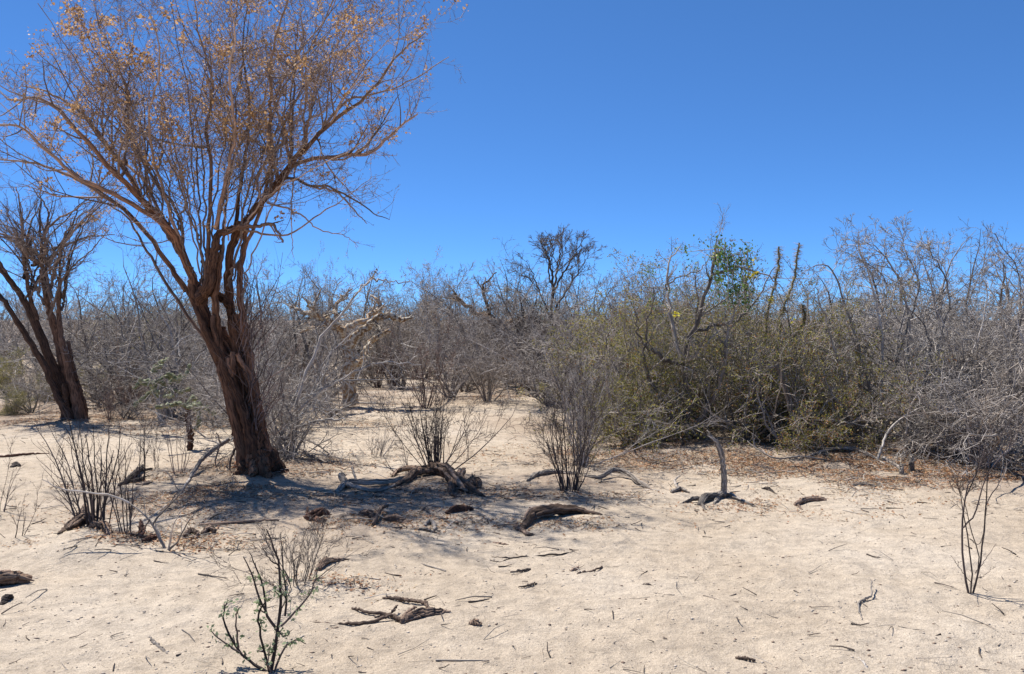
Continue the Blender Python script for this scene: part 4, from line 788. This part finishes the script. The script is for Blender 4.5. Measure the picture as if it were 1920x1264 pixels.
wood('bark_pieces', 'flat broken brown bark pieces heaped in the dappled shade below the root log', 'wood', [([(675, 978, .02), (690, 980, .03), (705, 984, .02)], [.02, .03, .02]), ([(700, 995, .02), (716, 975, .06), (728, 968, .06)], [.014, .018, .01]), ([(720, 985, .02), (745, 986, .03), (768, 991, .01)], [.02, .028, .012])], M['brown_wood'], 169, ridge=.4, part='piece')
wood('dead_branch', 'pale hooked branch piece half buried at the lower edge of the dappled shade', 'branch', [([(795, 995, .01), (806, 990, .03), (815, 996, .02), (808, 1004, 0)], [.012, .018, .015, .006]), ([(770, 1001, .01), (795, 1001, .02), (815, 1003, .01)], [.01, .014, .01])], M['pale_wood'], 170)
wood('dead_branch', 'gnarled stump pieces at the foot of the dark stem clump, above the sand mound', 'stump', [
    ([(110, 1020, .0), (130, 1003, .05), (152, 990, .10)], [.012, .022, .02]), ([(128, 1014, .01), (146, 1002, .06), (165, 996, .09), (178, 1000, .03)], [.02, .04, .045, .02]),
    ([(172, 1010, .02), (195, 1014, .04), (205, 1022, .01)], [.03, .035, .015]), ([(205, 1018, .01), (240, 1020, .02), (275, 1022, .02)], [.012, .014, .01]), ([(150, 998, .08), (158, 990, .12), (160, 985, .15)], [.03, .02, .008])], M['brown_wood'], 171, ridge=.45)
wood('small_stump', 'small splintered stump on the sand right of the dark stem clump', 'stump', [([(264, 1022, 0), (266, 1018, .06), (264, 1012, .10)], [.02, .018, .008]), ([(270, 1030, .01), (285, 1024, .03), (300, 1022, .02)], [.015, .02, .01])], M['red_wood'], 172, ridge=.5)
wood('rotten_log', 'broken brown wood bits on sand between the mound and the long pale stick', 'log', [([(345, 1012, .01), (358, 1005, .03), (372, 1008, .02)], [.012, .02, .01]), ([(380, 1008, .01), (392, 1002, .035), (402, 1006, .01)], [.015, .025, .015]), ([(365, 1018, .01), (374, 1012, .04)], [.012, .006])], M['brown_wood'], 173, ridge=.5)
wood('dry_stick', 'forked grey stick end lying right of the green-budded shrub', 'stick', [([(597, 1072, .015), (608, 1062, .035), (622, 1058, .03), (656, 1050, .01)], [.02, .022, .016, .009]), ([(600, 1066, .03), (612, 1052, .03)], [.014, .006])], M['brown_wood'], 174)
wood('seed_cone', 'small crumbly brown cone lying on sand at bottom centre', 'cone', [([(880, 1167, .008), (892, 1167, .018), (902, 1168, .008)], [.008, .018, .008])], M['brown_wood'], 175, ridge=.6)
wood('dry_stick', 'dead knotty twig pile left of the upright bleached limb', 'stick', [([(1270, 915, .01), (1265, 906, .05), (1275, 900, .07)], [.015, .014, .006]), ([(1258, 922, .01), (1275, 918, .02), (1292, 922, .01)], [.014, .02, .008])], M['pale_wood'], 176, ridge=.4)
wood('old_stump', 'two grey splintered stump points standing in the litter near the right edge', 'stump', [([(1690, 890, 0), (1690, 889, .06), (1691, 888, .10)], [.025, .02, .008]), ([(1708, 886, 0), (1709, 886, .12), (1706, 884, .16)], [.03, .026, .010])], M['pale_wood'], 177, ridge=.5, part='point')
wood('dead_branch', 'grey fallen branch lying along the front of the litter under the thicket', 'branch', [([(1505, 868, .01), (1560, 860, .05), (1610, 862, .04), (1660, 878, .02)], [.012, .02, .022, .01]), ([(1655, 872, .03), (1690, 884, .02)], [.03, .02])], M['pale_wood'], 178)
wood('fallen_branch', 'dark twiggy fallen branch right beside the foot of the big trunk', 'branch', [([(560, 848, .05), (590, 865, .04), (615, 872, .02)], [.018, .018, .008]), ([(575, 840, .1), (600, 850, .08), (620, 860, .03)], [.012, .012, .006])], M['dark'], 179, twigs=5)
wood('fallen_branch', 'bare forked branch bending from the base of the big trunk down to the left', 'branch', [
    ([(430, 880, .28), (405, 882, .20), (380, 886, .12), (355, 905, .02)], [.024, .022, .018, .012]), ([(355, 905, .02), (335, 935, .01), (290, 970, .01)], [.012, .009, .005])], M['grey'], 180, twigs=3)
b_ = base(312, 1040)
traced_shrub('fallen_branch', 'long bowed grey-tan branch arching left in front of the dark stem clump', 312, 1040, [
    ([(313, 1042), (302, 1015), (285, 982), (265, 960), (240, 942)], .016), ([(242, 943), (205, 928), (150, 922), (110, 915), (78, 898)], .010), ([(286, 984), (305, 960), (332, 932), (352, 905)], .010),
    ([(315, 1035), (322, 1000), (330, 975), (345, 950)], .010), ([(316, 1034), (335, 1012), (352, 980), (375, 948)], .010), ([(313, 1040), (314, 1052), (315, 1066)], .008), ([(280, 975), (272, 990), (275, 1002)], .008)],
    181, M['grey_warm'], [TW(2, .3, .7, 4, .2, sides=4, lmax=.15)], dyr=.2)

# ------------------------------------------------------------------ the thicket behind: prototypes, then copies one by one
PROTO = {}
def proto(key, name, cat, seed, n, h, spread, r0, mat, lv, fol=(), joined=False, **kw):
    root, out = make_shrub(name, 'x', cat, seed, (0, 0, 0), n, h, spread, r0, M[mat], lv, foliage_specs=fol, joined=joined, **kw)
    z = np.sort(np.concatenate([o[0][..., 2].ravel() for o in out])); PROTO[key] = [root, z[int(len(z) * .995)], False]
B3 = [TW(8, .45, .95, 6, .26, sides=4, t0=.08, trop=(0, 0, .0)), TW(6, .5, .9, 4, .3, trop=(0, 0, 0)), TW(4, .5, .9, 3, .3, trop=(0, 0, 0))]
T3 = [TW(8, .38, .85, 6, .24, sides=4, t0=.15, trop=(0, 0, .02)), TW(6, .46, .75, 4, .24), TW(4, .5, .8, 3, .28), TW(2, .5, .8, 2, .25)]
proto('bushA', 'bare_shrub', 'shrub', 200, 10, 2.1, 1.0, .034, 'grey', B3, N0=11, wob=.22, up=.03, rmin=.0035)
proto('bushB', 'bare_shrub', 'shrub', 201, 12, 2.0, 1.0, .030, 'purple', B3, N0=11, wob=.2, up=.04, rmin=.0035)
proto('bushC', 'bare_shrub', 'shrub', 202, 8, 2.2, .9, .036, 'grey_warm', B3, N0=12, wob=.26, up=.05, rmin=.0035)
proto('treeA', 'thorn_tree', 'tree', 203, 4, 3.4, .5, .055, 'dark', T3, N0=11, wob=.18, rmin=.0035, base_r=.08, hv=(.75, 1.05))
proto('treeB', 'thorn_tree', 'tree', 204, 6, 3.1, .7, .045, 'grey_warm', T3, N0=11, wob=.2, rmin=.0035, base_r=.08, hv=(.75, 1.05))
proto('treeC', 'thorn_tree', 'tree', 208, 4, 3.2, .6, .055, 'grey', T3, N0=12, wob=.24, rmin=.0035, base_r=.08, hv=(.75, 1.05))
proto('tan', 'tan_tipped_tree', 'tree', 205, 8, 3.4, .55, .04, 'grey_warm', T3, fol=[('dry_leaves', 5500, .038, 'pale_leaf', .04, .45, .7)], wob=.10, rmin=.0035)
proto('oliveA', 'olive_bush', 'bush', 206, 16, 1.8, .8, .02, 'grey_warm', B3[:2] + [TW(3, .5, .8, 3)], fol=[('leaves', 12000, .035, 'olive', .05, 0, .6)], wob=.12, rmin=.0035)
proto('vase', 'bare_shrub', 'shrub', 207, 18, 1.3, .55, .011, 'red_twig', VT, wob=.08, rmin=.003)
TOT = {}
def put(key, px, Y, top, label, group=None, rz=0., wide=1.):
    pr = PROTO[key]
    if not pr[2]: o = pr[0]; pr[2] = True
    else: o = copy_tree(pr[0])
    top_z = W(px, top, Y)[2]; x = W(px, 600, Y)[0]; z = float(gh(x, Y)) - .03; s = (top_z - z) / pr[1]
    o.location = (x, Y, z); o.scale = (s * wide, s * wide, s); o.rotation_euler.z = rz; o['label'] = label
    if 'group' in o.keys(): del o['group']
    if group: o['group'] = group
    return o
GR = 'bare trees and bushes of the thicket behind'
traced_tree('thorn_tree', 'tall dark bare tree standing above the centre of the thicket', 'tree', base(1040, 706) * [1, 1, 1], [
    ([(1036, 560), (1036, 520), (1030, 490), (1018, 462), (1012, 452)], [0.030, 0.024, 0.018, 0.011, 0.004]), ([(1036, 560, .1), (1044, 510, .2), (1050, 470, .3), (1052, 440, .4)], [0.030, 0.021, 0.013, 0.004]),
    ([(1037, 550, -.1), (1060, 505, -.2), (1082, 470, -.3), (1096, 445, -.4)], [0.024, 0.018, 0.011, 0.004]), ([(1036, 590), (1062, 545, .2), (1085, 510, .4), (1104, 478, .5)], [0.024, 0.018, 0.011, 0.004]),
    ([(1035, 600), (1012, 550, .2), (1000, 515, .4), (988, 490, .5)], [0.024, 0.018, 0.011, 0.004]), ([(1036, 540), (1028, 500, -.3), (1036, 465, -.5), (1030, 448, -.6)], [0.018, 0.013, 0.008, 0.003])], 17.5, 115, M['dark'],
    [TW(14, .36, .6, 5, .16, trop=(0, 0, .06), sides=4, t0=.25), TW(8, .5, .65, 4, .2), TW(3, .5, .7, 3, .25)], trunk=[([(1040, 712), (1038, 650), (1034, 600), (1037, 540)], [0.054, 0.042, 0.036, 0.024])], rmin=.0045)
put('treeA', 985, 19.5, 492, 'dark bare tree just left of the tallest dark one in the centre', GR, 2.2)
put('treeB', 925, 22, 488, 'dark fine-twigged tree left of centre on the skyline of the thicket', GR, 1.2)
put('tan', 818, 24, 478, 'pale tan-tipped feathery tree standing up from the skyline left of centre', GR, 2., .8)
put('tan', 1258, 15.5, 470, 'fluffy tan-topped tree behind the left part of the olive thicket', GR, 1.)
put('tan', 1195, 17.5, 500, 'tan feathery tree between the tallest dark tree and the olive thicket', GR, 3.)
put('treeB', 1135, 17.5, 512, 'grey-brown tree just right of the tallest dark tree', GR, 4.)
put('tan', 601, 25, 468, 'narrow pale spire-shaped tree top right of the big trunk', GR, .7, .42)
put('treeC', 660, 21, 505, 'bare grey tree behind the contorted peeling-barked tree', GR, 2.7, 1.2)
put('treeB', 560, 19, 495, 'bare dark tree on the skyline right of the big trunk', GR, 3.7)
put('treeC', 500, 17, 485, 'crooked bare grey tree just behind the big trunk', GR, 5.7)
put('treeC', 610, 17.5, 525, 'low spreading bare grey tree around the contorted peeling-barked tree', GR, .2, 1.2)
put('tan', 735, 20, 535, 'low tan-tipped bush right of the contorted peeling-barked tree', GR, 4.)
put('treeB', 265, 18, 512, 'bare grey tree between the two brown trees, far side', GR, 5.)
put('treeC', 185, 17, 520, 'bare grey tree right behind the leaning left-edge tree', GR, 1.9)
put('bushA', 15, 19, 590, 'grey bush at the left edge behind the leaning tree', GR, 1.)
put('oliveA', 15, 18, 655, 'olive green bush at the left edge below the leaning tree', GR, 1.3)
put('oliveA', 175, 17.5, 672, 'yellow-green bush just right of the leaning left-edge trunks', GR, 2.3)
put('oliveA', 90, 16.8, 700, 'low olive bush behind the foot of the leaning left-edge trunks', GR, 3.3)
put('treeB', 1830, 14, 425, 'tall dense grey tree behind the bushes at the right edge', GR, 3.1, .9)
put('treeC', 1720, 15, 450, 'bare grey tree behind the tall arching thorn bush', GR, .1)
put('treeB', 1925, 16, 440, 'bare tree cut by the right edge behind the purple thorn bush', GR, 2.)
put('bushC', 1510, 16, 560, 'round bare bush in the gap between olive thicket and arching thorn bush', GR, 2.)
put('bushB', 1590, 17, 535, 'purple-grey bush in the gap left of the arching thorn bush', GR, .6)
put('bushA', 1400, 15, 545, 'grey bush behind the cactus arms', GR, .9)
put('vase', 1190, 15, 620, 'thin reddish shrub behind the left foot of the olive thicket', GR, .9)
put('vase', 870, 20, 650, 'thin reddish upright shrub behind the round middle bush', GR, 1.9)
put('vase', 985, 19, 640, 'reddish upright shrub in front of the dark centre trees', GR, 2.9)
put('bushB', 900, 21, 540, 'purple-grey bush around the orange-barked crooked tree', GR, .9)
put('bushC', 790, 23.5, 555, 'brown-grey bush at the head of the sand path', GR, 1.9)
for i, (key, px, Y, top, lb) in enumerate([
    ('bushC', 60, 17, 640, 'low brown-grey bush behind the leaning tree at the far left'), ('bushA', 205, 15.5, 640, 'grey bush filling the gap right of the leaning left-edge tree'), ('bushB', 260, 17, 600, 'purple-grey bush far behind the cholla'),
    ('bushC', 340, 16, 610, 'brown-grey bush left of the big trunk, behind the silver tree'), ('bushA', 390, 17.5, 580, 'grey bush just left of the big trunk, well behind it'), ('bushB', 425, 14.5, 640, 'purple-grey bush close behind the middle of the big trunk'),
    ('treeC', 130, 19, 545, 'crooked grey tree seen over the trunks of the left-edge tree'), ('treeB', 330, 19, 500, 'brown-grey tree left of the big trunk against the sky'), ('treeB', 430, 20, 530, 'brown-grey tree right behind the big trunk against the sky'),
    ('bushB', 480, 18, 600, 'purple-grey bush at the right flank of the big trunk, far behind'), ('bushC', 560, 17, 620, 'brown-grey bush behind the dense tangle right of the big trunk'), ('bushA', 620, 19.5, 600, 'grey bush left of the peeling-barked trunk'),
    ('bushA', 700, 21.5, 610, 'grey bush right of the peeling-barked trunk'), ('bushB', 745, 24, 600, 'purple-grey bush closing the left side of the sand path'), ('vase', 735, 19.5, 670, 'thin reddish shrub on the left side of the sand path'),
    ('vase', 590, 15, 660, 'thin reddish shrub below the peeling-barked tree'), ('vase', 250, 14.5, 690, 'thin reddish shrub left of the cholla'), ('vase', 205, 13.5, 715, 'low reddish shrub right of the foot of the leaning tree'),
    ('oliveA', 270, 20, 660, 'dull green bush far behind the cholla'), ('bushC', 870, 19, 600, 'brown-grey bush behind the round middle bush'), ('bushB', 985, 20.5, 590, 'purple-grey bush at the foot of the dark centre trees'),
    ('bushA', 1000, 16.5, 640, 'grey bush just left of the central rounded bush'), ('bushC', 1075, 15.5, 600, 'brown-grey bush behind the central rounded bush'), ('bushB', 1130, 14, 610, 'purple-grey bush between the centre and the olive thicket'),
    ('bushA', 1160, 16, 560, 'grey bush behind the left end of the olive thicket'), ('bushC', 1240, 14, 560, 'brown-grey bush inside the left of the olive thicket'), ('bushC', 1330, 13.5, 580, 'brown-grey bush under the vine-draped tree'),
    ('bushA', 1460, 13.5, 585, 'grey bush behind the spiny cactus stem'), ('bushB', 1540, 13, 610, 'purple-grey bush behind the right end of the olive thicket'), ('bushB', 1700, 13.5, 520, 'purple-grey bush behind the arching thorn bush'),
    ('treeC', 1610, 17.5, 500, 'crooked grey tree behind the left side of the arching thorn bush'), ('bushA', 1880, 12.5, 560, 'grey bush tucked behind the low wiry bush at the right edge'), ('bushC', 1790, 16, 500, 'brown-grey bush far behind the purple thorn bush'),
    ('bushA', 55, 14.6, 690, 'low grey bush on the brown litter at the far left'), ('bushC', 235, 13.6, 700, 'low brown-grey tangle between the left-edge tree and the cholla'), ('bushA', 405, 12.8, 690, 'low grey tangle just left of the big trunk'),
    ('oliveA', 25, 14.4, 722, 'low olive tuft at the far left in front of the leaning tree'), ('bushB', 620, 14.3, 690, 'low purple-grey tangle before the peeling-barked trunk'), ('bushC', 345, 14.2, 680, 'low brown-grey tangle behind the dead cholla trunk'),
    ('bushA', 1715, 12.2, 500, 'dense grey bush between the arching thorn bush and the purple one'), ('bushA', 1860, 11.8, 520, 'dense grey bush near the right edge, behind the lone sapling'),
    ('bushC', 1590, 11.8, 600, 'brown-grey bush at the left foot of the arching thorn bush'), ('bushA', 500, 13.5, 640, 'grey tangle peeking out behind the right side of the big trunk'),
    ('treeB', 700, 26, 535, 'brown-grey tree against the sky over the peeling-barked tree'), ('treeA', 780, 27, 530, 'dark tree on the skyline left of the tan-tipped tree'), ('treeA', 880, 26, 515, 'dark tree on the skyline right of the tan-tipped tree')]):
    put(key, px, Y, top, lb, GR, i * 1.7, 1.1)
rf = np.random.default_rng(300)
def mark(px):
    for lim, s in ((60, 'at the left edge'), (150, 'behind the leaning left-edge tree'), (240, 'just right of the left-edge tree'), (330, 'behind the cholla'), (430, 'left of the big trunk'), (520, 'behind the big trunk'),
                   (600, 'right of the big trunk'), (700, 'behind the contorted peeling tree'), (780, 'at the end of the sand path'), (870, 'below the tan-tipped tree'), (960, 'behind the orange-barked tree'),
                   (1040, 'left of the tallest dark tree'), (1120, 'right of the tallest dark tree'), (1200, 'left of the olive thicket'), (1300, 'behind the olive bushes'), (1400, 'behind the green vine'),
                   (1500, 'behind the cactus arms'), (1600, 'beside the cactus arms'), (1700, 'behind the arching thorn bush'), (1800, 'behind the purple thorn bush')):
        if px < lim: return s
    return 'at the right edge'
KN = {'bushA': 'grey bare bush', 'bushB': 'purple-grey bare bush', 'bushC': 'brown-grey bare bush', 'treeA': 'dark bare tree', 'treeB': 'brown-grey bare tree', 'treeC': 'crooked grey bare tree', 'tan': 'tan-tipped tree', 'oliveA': 'olive bush', 'vase': 'thin reddish shrub'}
used = {}
for Y, n, top, dist, skip in ((22, 16, 562, 'near', (620, 1010)), (27, 24, 535, 'halfway back', (700, 800)), (33, 26, 535, 'far back', None), (42, 30, 545, 'deepest', None)):
    for i in range(n):
        px = -120 + 2160 * (i + rf.uniform(.2, .8)) / n
        if skip and skip[0] < px < skip[1]: continue
        key = rf.choice(['bushA', 'bushB', 'bushC', 'treeB', 'treeC', 'treeA', 'tan', 'oliveA', 'vase'], p=[.18, .2, .17, .13, .12, .06, .06, .05, .03])
        y_ = Y * rf.uniform(.93, 1.1); t_ = top + rf.uniform(-34, 30) + (35 if key in ('vase', 'oliveA') else 0)
        if abs(px) > 0 and (px < -30 or px > 1950) and Y > 30: continue
        lb = f'{KN[key]} {dist} in the thicket, {mark(px)}'
        if lb in used: lb = lb.replace('bush', 'shrubby bush', 1).replace('tree', 'forked tree', 1) if lb.replace('bare', 'taller bare', 1) in used else lb
        if lb in used: lb = lb.replace('bare', 'small bare', 1) if top + 5 < t_ else lb.replace('bare', 'taller bare', 1)
        used[lb] = 1
        put(key, px, y_, t_, lb, 'row of bare bushes, ' + mark(px) + ', ' + dist + ' ' + KN[key], rf.uniform(0, 6.28), rf.uniform(.95, 1.3))
for k, v in PROTO.items():
    if not v[2]: print('unused', k)
# far scrub nobody could count
b = Bag(); rs = np.random.default_rng(310)
for Y in np.linspace(50, 90, 4):
    for i in range(11):
        x = (-.68 + 1.36 * (i + rs.random()) / 11) * Y; n = 8; h = 2.3 * rs.uniform(.7, 1.25); az = rs.uniform(0, 6.28, n); el = rs.uniform(.1, .9, n)
        S = np.tile([x, Y, gh(x, Y)], (n, 1)); D = np.stack([np.sin(el) * np.cos(az), np.sin(el) * np.sin(az), np.cos(el)], -1); L = h * rs.uniform(.7, 1.2, n)
        P = lines(rs, S, D, L, 4, .15, (0, 0, .03)); o_ = [(P, taper(np.full(n, .03), 4), 3, np.zeros(n, int))]
        grow(rs, P, o_[0][1], L, o_[0][3], [TW(5, .5, .8, 3, .2), TW(4, .55, .8, 2, .2)], o_, rmin=.007)
        for P, R, s_, _ in o_: b.tubes(P, R, s_, rs)
tag(link('far_scrub', b.mesh('far_scrub'), M['grey_warm']), 'far-off grey scrub along the horizon', kind='stuff')

# ------------------------------------------------------------------ overhead wire far behind, glimpsed right of the cactus arms
wr = thing('power_line', W(1400, 600, 55) * [1, 1, 0], 'thin pale overhead wire glimpsed in the sky gap right of the cactus arms', 'power line'); wo = np.array(wr.location)
a, c = W(1398, 521, 55), W(1690, 523, 55); rq = np.random.default_rng(1)
link('wire', Bag().tubes([[a, (a * 2 + c) / 3 - [0, 0, .03], (a + 2 * c) / 3 - [0, 0, .03], c]], [[.018] * 4], 6, rq).mesh('wire', wo), M['pale_wood'], wr)
for q in (a, c):
    link('pole', Bag().tubes([[q * [1, 1, 0] - [0, 0, .3], q * [1, 1, .5], q + [0, 0, .12]]], [[.11, .10, .09]], 8, rq, closed='both').mesh('pole', wo), M['grey'], wr)

# ------------------------------------------------------------------ litter, twigs and pebbles
rl = np.random.default_rng(400)
ZONES = [(480, 890, .7, .5, 900), (420, 920, 1.2, .5, 900), (330, 925, .9, .6, 900), (250, 920, .8, .5, 500), (700, 985, 1.1, .35, 900), (830, 925, .9, .4, 700), (1060, 925, .7, .3, 400), (1150, 850, 1.2, .8, 1300), (1300, 850, 1.5, .7, 2200),
         (1430, 872, 1.5, .45, 3200), (1560, 875, 1.3, .6, 2800), (1700, 890, 1.2, .6, 3600), (1850, 905, 1.2, .6, 3600), (1800, 860, 1.4, .9, 2600), (100, 775, 3.0, 1.2, 2600), (330, 800, 2.0, 1.2, 1200), (640, 770, 2.0, 1.2, 1500),
         (560, 870, 1.0, .7, 800), (1000, 745, 2.5, 1.5, 1300), (850, 755, 1.6, 1., 900), (200, 790, 2.5, .8, 2000), (30, 790, 2.0, .7, 1500), (400, 800, 1.5, .7, 1000), (600, 800, 1.5, .7, 900), (520, 960, 1.5, .5, 900), (240, 1025, .6, .2, 400), (330, 1025, .5, .25, 400), (960, 850, 2.0, 1.2, 500), (1050, 985, .6, .2, 250), (620, 1100, .3, .2, 150), (1340, 945, .6, .25, 250), (1500, 950, 1.5, .5, 300)]
def zone_pts(f, spread=1.):
    out = []
    for px, py, rx, ry, n in ZONES:
        g = G(px, py); m_ = int(n * f); p = rl.normal(0, .6, (m_ * 2, 2)) * [rx, ry] * spread + g[:2]; k = vnoise(p[:, 0] / .35, p[:, 1] / .35, 50) + rl.normal(0, .12, len(p)) > -.03; out.append(p[k][:m_])
    return np.concatenate(out)
def sit(p, lift=0.): return np.column_stack([p, gh(p[:, 0], p[:, 1]) + gh_fine(p[:, 0], p[:, 1]) + lift])
def flat_dirs(n, up=.25): a = rl.uniform(0, 6.28, n); return nrm(np.column_stack([np.cos(a), np.sin(a), rl.normal(.05, up, n)]))
def flat_leaves(name, C, size, mat, label, wide):
    n = len(C); d = flat_dirs(n); u = nrm(np.cross(d, [0, 0, 1.]) + rl.normal(0, .35, (n, 3))); s = (size * rl.uniform(.5, 1.4, n))[:, None]; nn = np.cross(u, d)
    V = np.stack([C, C + d * s * .5 + u * s * wide * .5 + nn * s * .15, C + d * s, C + d * s * .5 - u * s * wide * .5 + nn * s * .15], 1); V[:, :, 2] += .004; T = np.zeros((n, 4, 3)); T[:, :, 0] = rl.random((n, 1))
    tag(link(name, mesh_quads(name, V.reshape(-1, 3), np.arange(n * 4).reshape(n, 4), {'tr': T.reshape(-1, 3)}), M[mat]), label, kind='stuff')
flat_leaves('leaf_litter', sit(zone_pts(1.1)), .023, 'litter', 'orange-brown fallen leaves under the bushes and trees', .6)
flat_leaves('pale_litter', sit(zone_pts(.6, 1.3)), .021, 'straw', 'pale straw-coloured scraps strewn among the fallen leaves', .4)
def open_pts(n, y0=3.2, y1=14, p=1.4):
    y = y0 + (y1 - y0) * rl.random(n) ** p; return np.column_stack([rl.uniform(-.68, .68, n) * (y + .8), y])
def sticks(name, pts, l0, l1, r, mat, label, N=3):
    n = len(pts); S = sit(pts, .004); L = l0 + (l1 - l0) * rl.random(n) ** 2.5; P = lines(rl, S, flat_dirs(n, .12), L, N, .16, (0, 0, 0)); P[:, :, 2] = np.maximum(gh(P[:, :, 0], P[:, :, 1]) + .004, np.minimum(P[:, :, 2], S[:, None, 2] + .03))
    tag(link(name, Bag().tubes(P, taper(r * rl.uniform(.5, 1.3, n) * (.5 + L / l1), N, .5), 3, rl).mesh(name), M[mat]), label, kind='stuff')
sticks('fallen_twigs', np.concatenate([zone_pts(.13, 1.4), open_pts(300)]), .03, .28, .0036, 'grey_warm', 'small grey fallen twigs scattered over the sand')
sticks('dark_twigs', np.concatenate([zone_pts(.14, 1.4), open_pts(1000)]), .012, .13, .0036, 'char', 'small dark twigs and splinters scattered over the sand')
sticks('grass_straws', np.concatenate([zone_pts(.05, 1.5), open_pts(700)]), .03, .16, .0016, 'peel', 'thin dry straws scattered over the sand')
def pebbles(name, pts, s0, s1, mat, label, sq=.55, p=3):
    n = len(pts); C = sit(pts); s = s0 + (s1 - s0) * rl.random(n) ** p; o8 = np.array([(1, 0, 0), (0, 1, 0), (-1, 0, 0), (0, -1, 0), (0, 0, 1), (0, 0, -1.)]); R = 1 + rl.uniform(-.35, .35, (n, 6, 1))
    a = rl.uniform(0, 6.28, n); c_, s_ = np.cos(a)[:, None], np.sin(a)[:, None]; v = o8[None] * R * s[:, None, None]; x = v[:, :, 0] * 1.25; y = v[:, :, 1]
    V = np.stack([x * c_ - y * s_, x * s_ + y * c_, v[:, :, 2] * sq], -1) + C[:, None] + [0, 0, .001]
    f = np.array([(0, 1, 4), (1, 2, 4), (2, 3, 4), (3, 0, 4), (1, 0, 5), (2, 1, 5), (3, 2, 5), (0, 3, 5)]); F_ = (np.arange(n)[:, None, None] * 6 + f[None]).reshape(-1, 3); T = np.zeros((n, 6, 3)); T[:, :, 0] = rl.random((n, 1)); T[:, :, 1] = .02
    me = mesh_quads(name, V.reshape(-1, 3), F_, {'tr': T.reshape(-1, 3), 'bk': V.reshape(-1, 3)}); tag(link(name, me, M[mat]), label, kind='stuff')
M['pebble'] = leafmat('pale_gravel', (.32, .26, .20), (.58, .49, .39), 0.0); M['crumb'] = leafmat('brown_soil_crumbs', (.16, .10, .07), (.36, .26, .18), 0.0)
pebbles('gravel', open_pts(8500, 3.2, 13, 1.6), .0018, .010, 'pebble', 'coarse pale gravel grains on the sand')
pebbles('soil_crumbs', np.concatenate([open_pts(2600, 3.2, 13, 1.5), zone_pts(.05)]), .002, .011, 'crumb', 'dark crumbs of soil and droppings on the sand')
